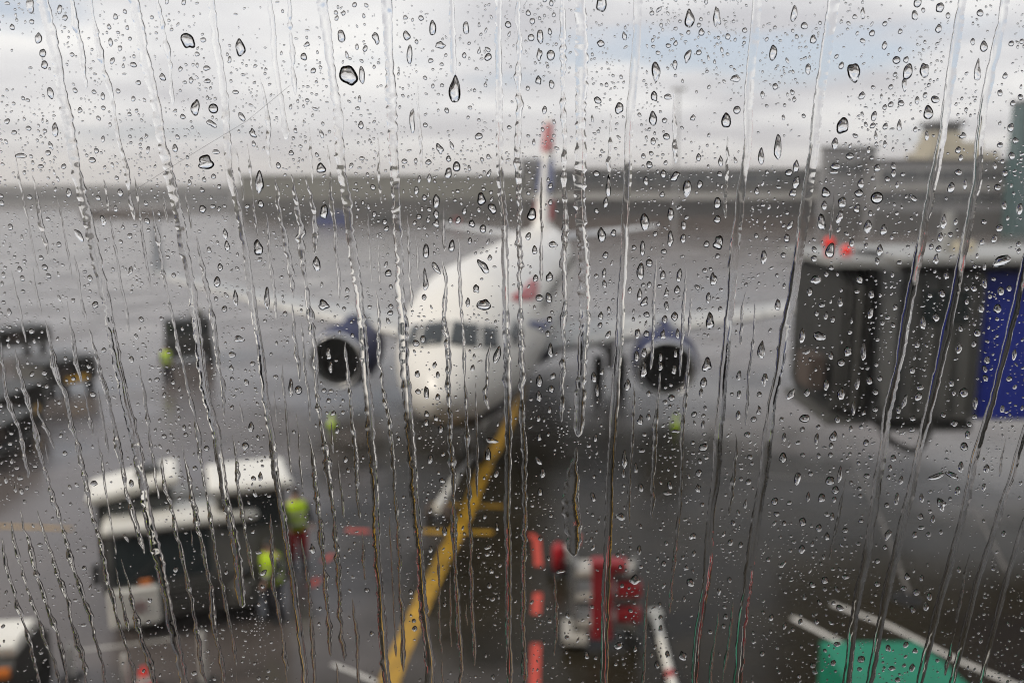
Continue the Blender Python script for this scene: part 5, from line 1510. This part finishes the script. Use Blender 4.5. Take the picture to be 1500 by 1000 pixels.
N_IND = 300 - len(streaks) * 0
placed = []
for d in traced:
    x, y, w, h, kind, ang = d
    for dx in (0, -3, 3, -6, 6, -9, 9, -12, 12):
        if not taken(x + dx, y, min(w, h) * .5):
            break
    else:
        continue
    placed.append((x + dx, y, w, h, kind, ang))
    block(x + dx, y, w * .42, h * .42)
traced = placed
big = [d for d in traced[:N_IND]]
SHAPE = {'t': 'teardrop', 'i': 'pointed', 'h': 'ragged', 'l': 'slanting long', 'r': 'round'}
big.sort(key=lambda d: (d[1], d[0]))
cnt = {}
for d in big:
    x, y, w, h, kind, ang = d
    vs, fs = drop_mesh(x, y, w, h, kind, ang, 8, 26)
    ob = rain_obj('raindrop', on_pane(x, y), vs, fs)
    sh_n = SHAPE.get(kind) or ('tall oval' if h > 1.45 * w else 'flat oval' if w > 1.2 * h else 'oval')
    sz = 'big' if w * h > 230 else 'medium' if w * h > 105 else 'small'
    reg = region(x, y)
    base = f'{sz} {sh_n} raindrop on the pane over the {reg}'
    k = cnt[base] = cnt.get(base, 0) + 1
    lab = base if k == 1 else f'{sz} {sh_n} raindrop over the {reg}, {ORD[min(k - 1, 19)].strip()} from top'
    tag(ob, lab, 'raindrop', 'raindrops clinging to the window')
    block(x, y, w * .5 + .5, h * .5 + .5)

# everything smaller: one scattered spray of droplets
sv_, sf_ = [], []
sn = 0


def spray(x, y, w, h, kind, ang, rings, seg, th=None):
    global sn
    vs, fs = drop_mesh(x, y, w, h, kind, ang, rings, seg, th)
    o = on_pane(x, y)
    sv_.extend((a + o[0], b, c + o[1]) for a, b, c in vs)
    sf_.extend(tuple(i + sn for i in f) for f in fs)
    sn += len(vs)


for d in traced[N_IND:]:
    spray(*d, 6, 18)
    block(d[0], d[1], d[2] * .5, d[3] * .5)


clump = NPR.random((30, 44))


def density(x, y):
    """patchy wetting: some parts of the glass hold more drops than others"""
    u, v = (x + MX) / 58.0, (y + MY) / 56.0
    i, j = int(u), int(v)
    i, j = min(max(i, 0), 42), min(max(j, 0), 28)
    f, g = min(max(u - i, 0), 1), min(max(v - j, 0), 1)
    n = clump[j, i] * (1 - f) * (1 - g) + clump[j, i + 1] * f * (1 - g) + clump[j + 1, i] * (1 - f) * g + clump[j + 1, i + 1] * f * g
    return min(1.0, max(.12, 2.6 * (n - .22)))


def scatter(n, w0, w1, pw, rings, seg, inside):
    """n droplets of width w0..w1 photo pixels; fewer in the washed upper left"""
    done = tries = 0
    while done < n and tries < n * 25:
        tries += 1
        if inside:
            x, y = RND.uniform(-20, 1520), RND.uniform(-20, 1020)
            dens = .45 + .55 * min(1, y / 260) if x < 700 else .85 + .15 * min(1, y / 240)
            if y > 640 and x < 1000: dens *= .9
            if RND.random() > dens * density(x, y): continue
        else:
            x, y = RND.uniform(-MX + 20, 1480 + MX), RND.uniform(-MY + 20, 980 + MY)
            if -20 < x < 1520 and -20 < y < 1020: continue
        w = w0 + (w1 - w0) * RND.random() ** pw
        h = w * RND.choice((.45, .6, .8, 1.0, 1.15, 1.4, 1.8))
        if w > 4 and taken(x, y, max(w, h) * .55): continue
        if w <= 4 and taken(x, y, 1): continue
        k = RND.choice('ooothhll') if w > 3 else 'o'
        spray(x, y, w, h, k, RND.uniform(-70, 70) if k == 'l' or w < 4 else RND.uniform(-25, 25), rings, seg)
        block(x, y, w * .5, h * .5)
        done += 1


scatter(1500, 4.6, 8.5, 1.7, 5, 14, True)
scatter(4600, 2.2, 4.8, 1.6, 4, 10, True)
scatter(3400, 1.2, 2.3, 1.3, 3, 7, True)
for sx0, sy0, sr in ((1452, 816, 15), (823, 624, 13), (376, 915, 17), (1360, 868, 8)):      # burst drops
    for _ in range(90):
        a_, r_ = RND.uniform(0, 6.28), sr * RND.random() ** .7
        w = RND.uniform(1.2, 4.2)
        x, y = sx0 + r_ * math.cos(a_) * .75, sy0 + r_ * math.sin(a_)
        if taken(x, y, w * .4): continue
        spray(x, y, w, w * RND.uniform(.6, 1.6), 'o', RND.uniform(-60, 60), 4, 9)
        block(x, y, w * .4, w * .4)
scatter(900, 5, 15, 2.2, 5, 14, False)
scatter(2200, 2.2, 5, 1.6, 3, 8, False)
# rivulets on the glass beyond the frame
for k in range(40):
    x0 = RND.uniform(-MX + 30, -30) if k % 2 else RND.uniform(1535, 1460 + MX)
    lean = -(x0 - 760) / 4300 if k % 2 else 0.0
    x0 -= lean * 1250
    y0 = RND.uniform(-250, 200)
    kind = 'b' if RND.random() < .65 else 'w'
    run = free_run([(x0 + lean * (yy - 0), yy) for yy in np.linspace(y0, 1250, 12)], 14)
    if run is None: continue
    o, vs, fs, x, y, hw = streak_mesh(run, RND.uniform(6, 9) if kind == 'b' else RND.uniform(9, 14), kind, NPR, 4.0)
    for a, b, c in zip(x, y, hw): block(a, b, c + 2, 3)
    sv_.extend((a + o[0], b, c + o[1]) for a, b, c in vs)
    sf_.extend(tuple(i + sn for i in f) for f in fs)
    sn += len(vs)
ob = mesh_obj('droplet_spray', sv_, sf_, M_WATER, None, True)
ob.location = (0, YP, 0)
tag(ob, 'fine droplets spattered all over the window between the larger drops', 'droplets', None, 'stuff')
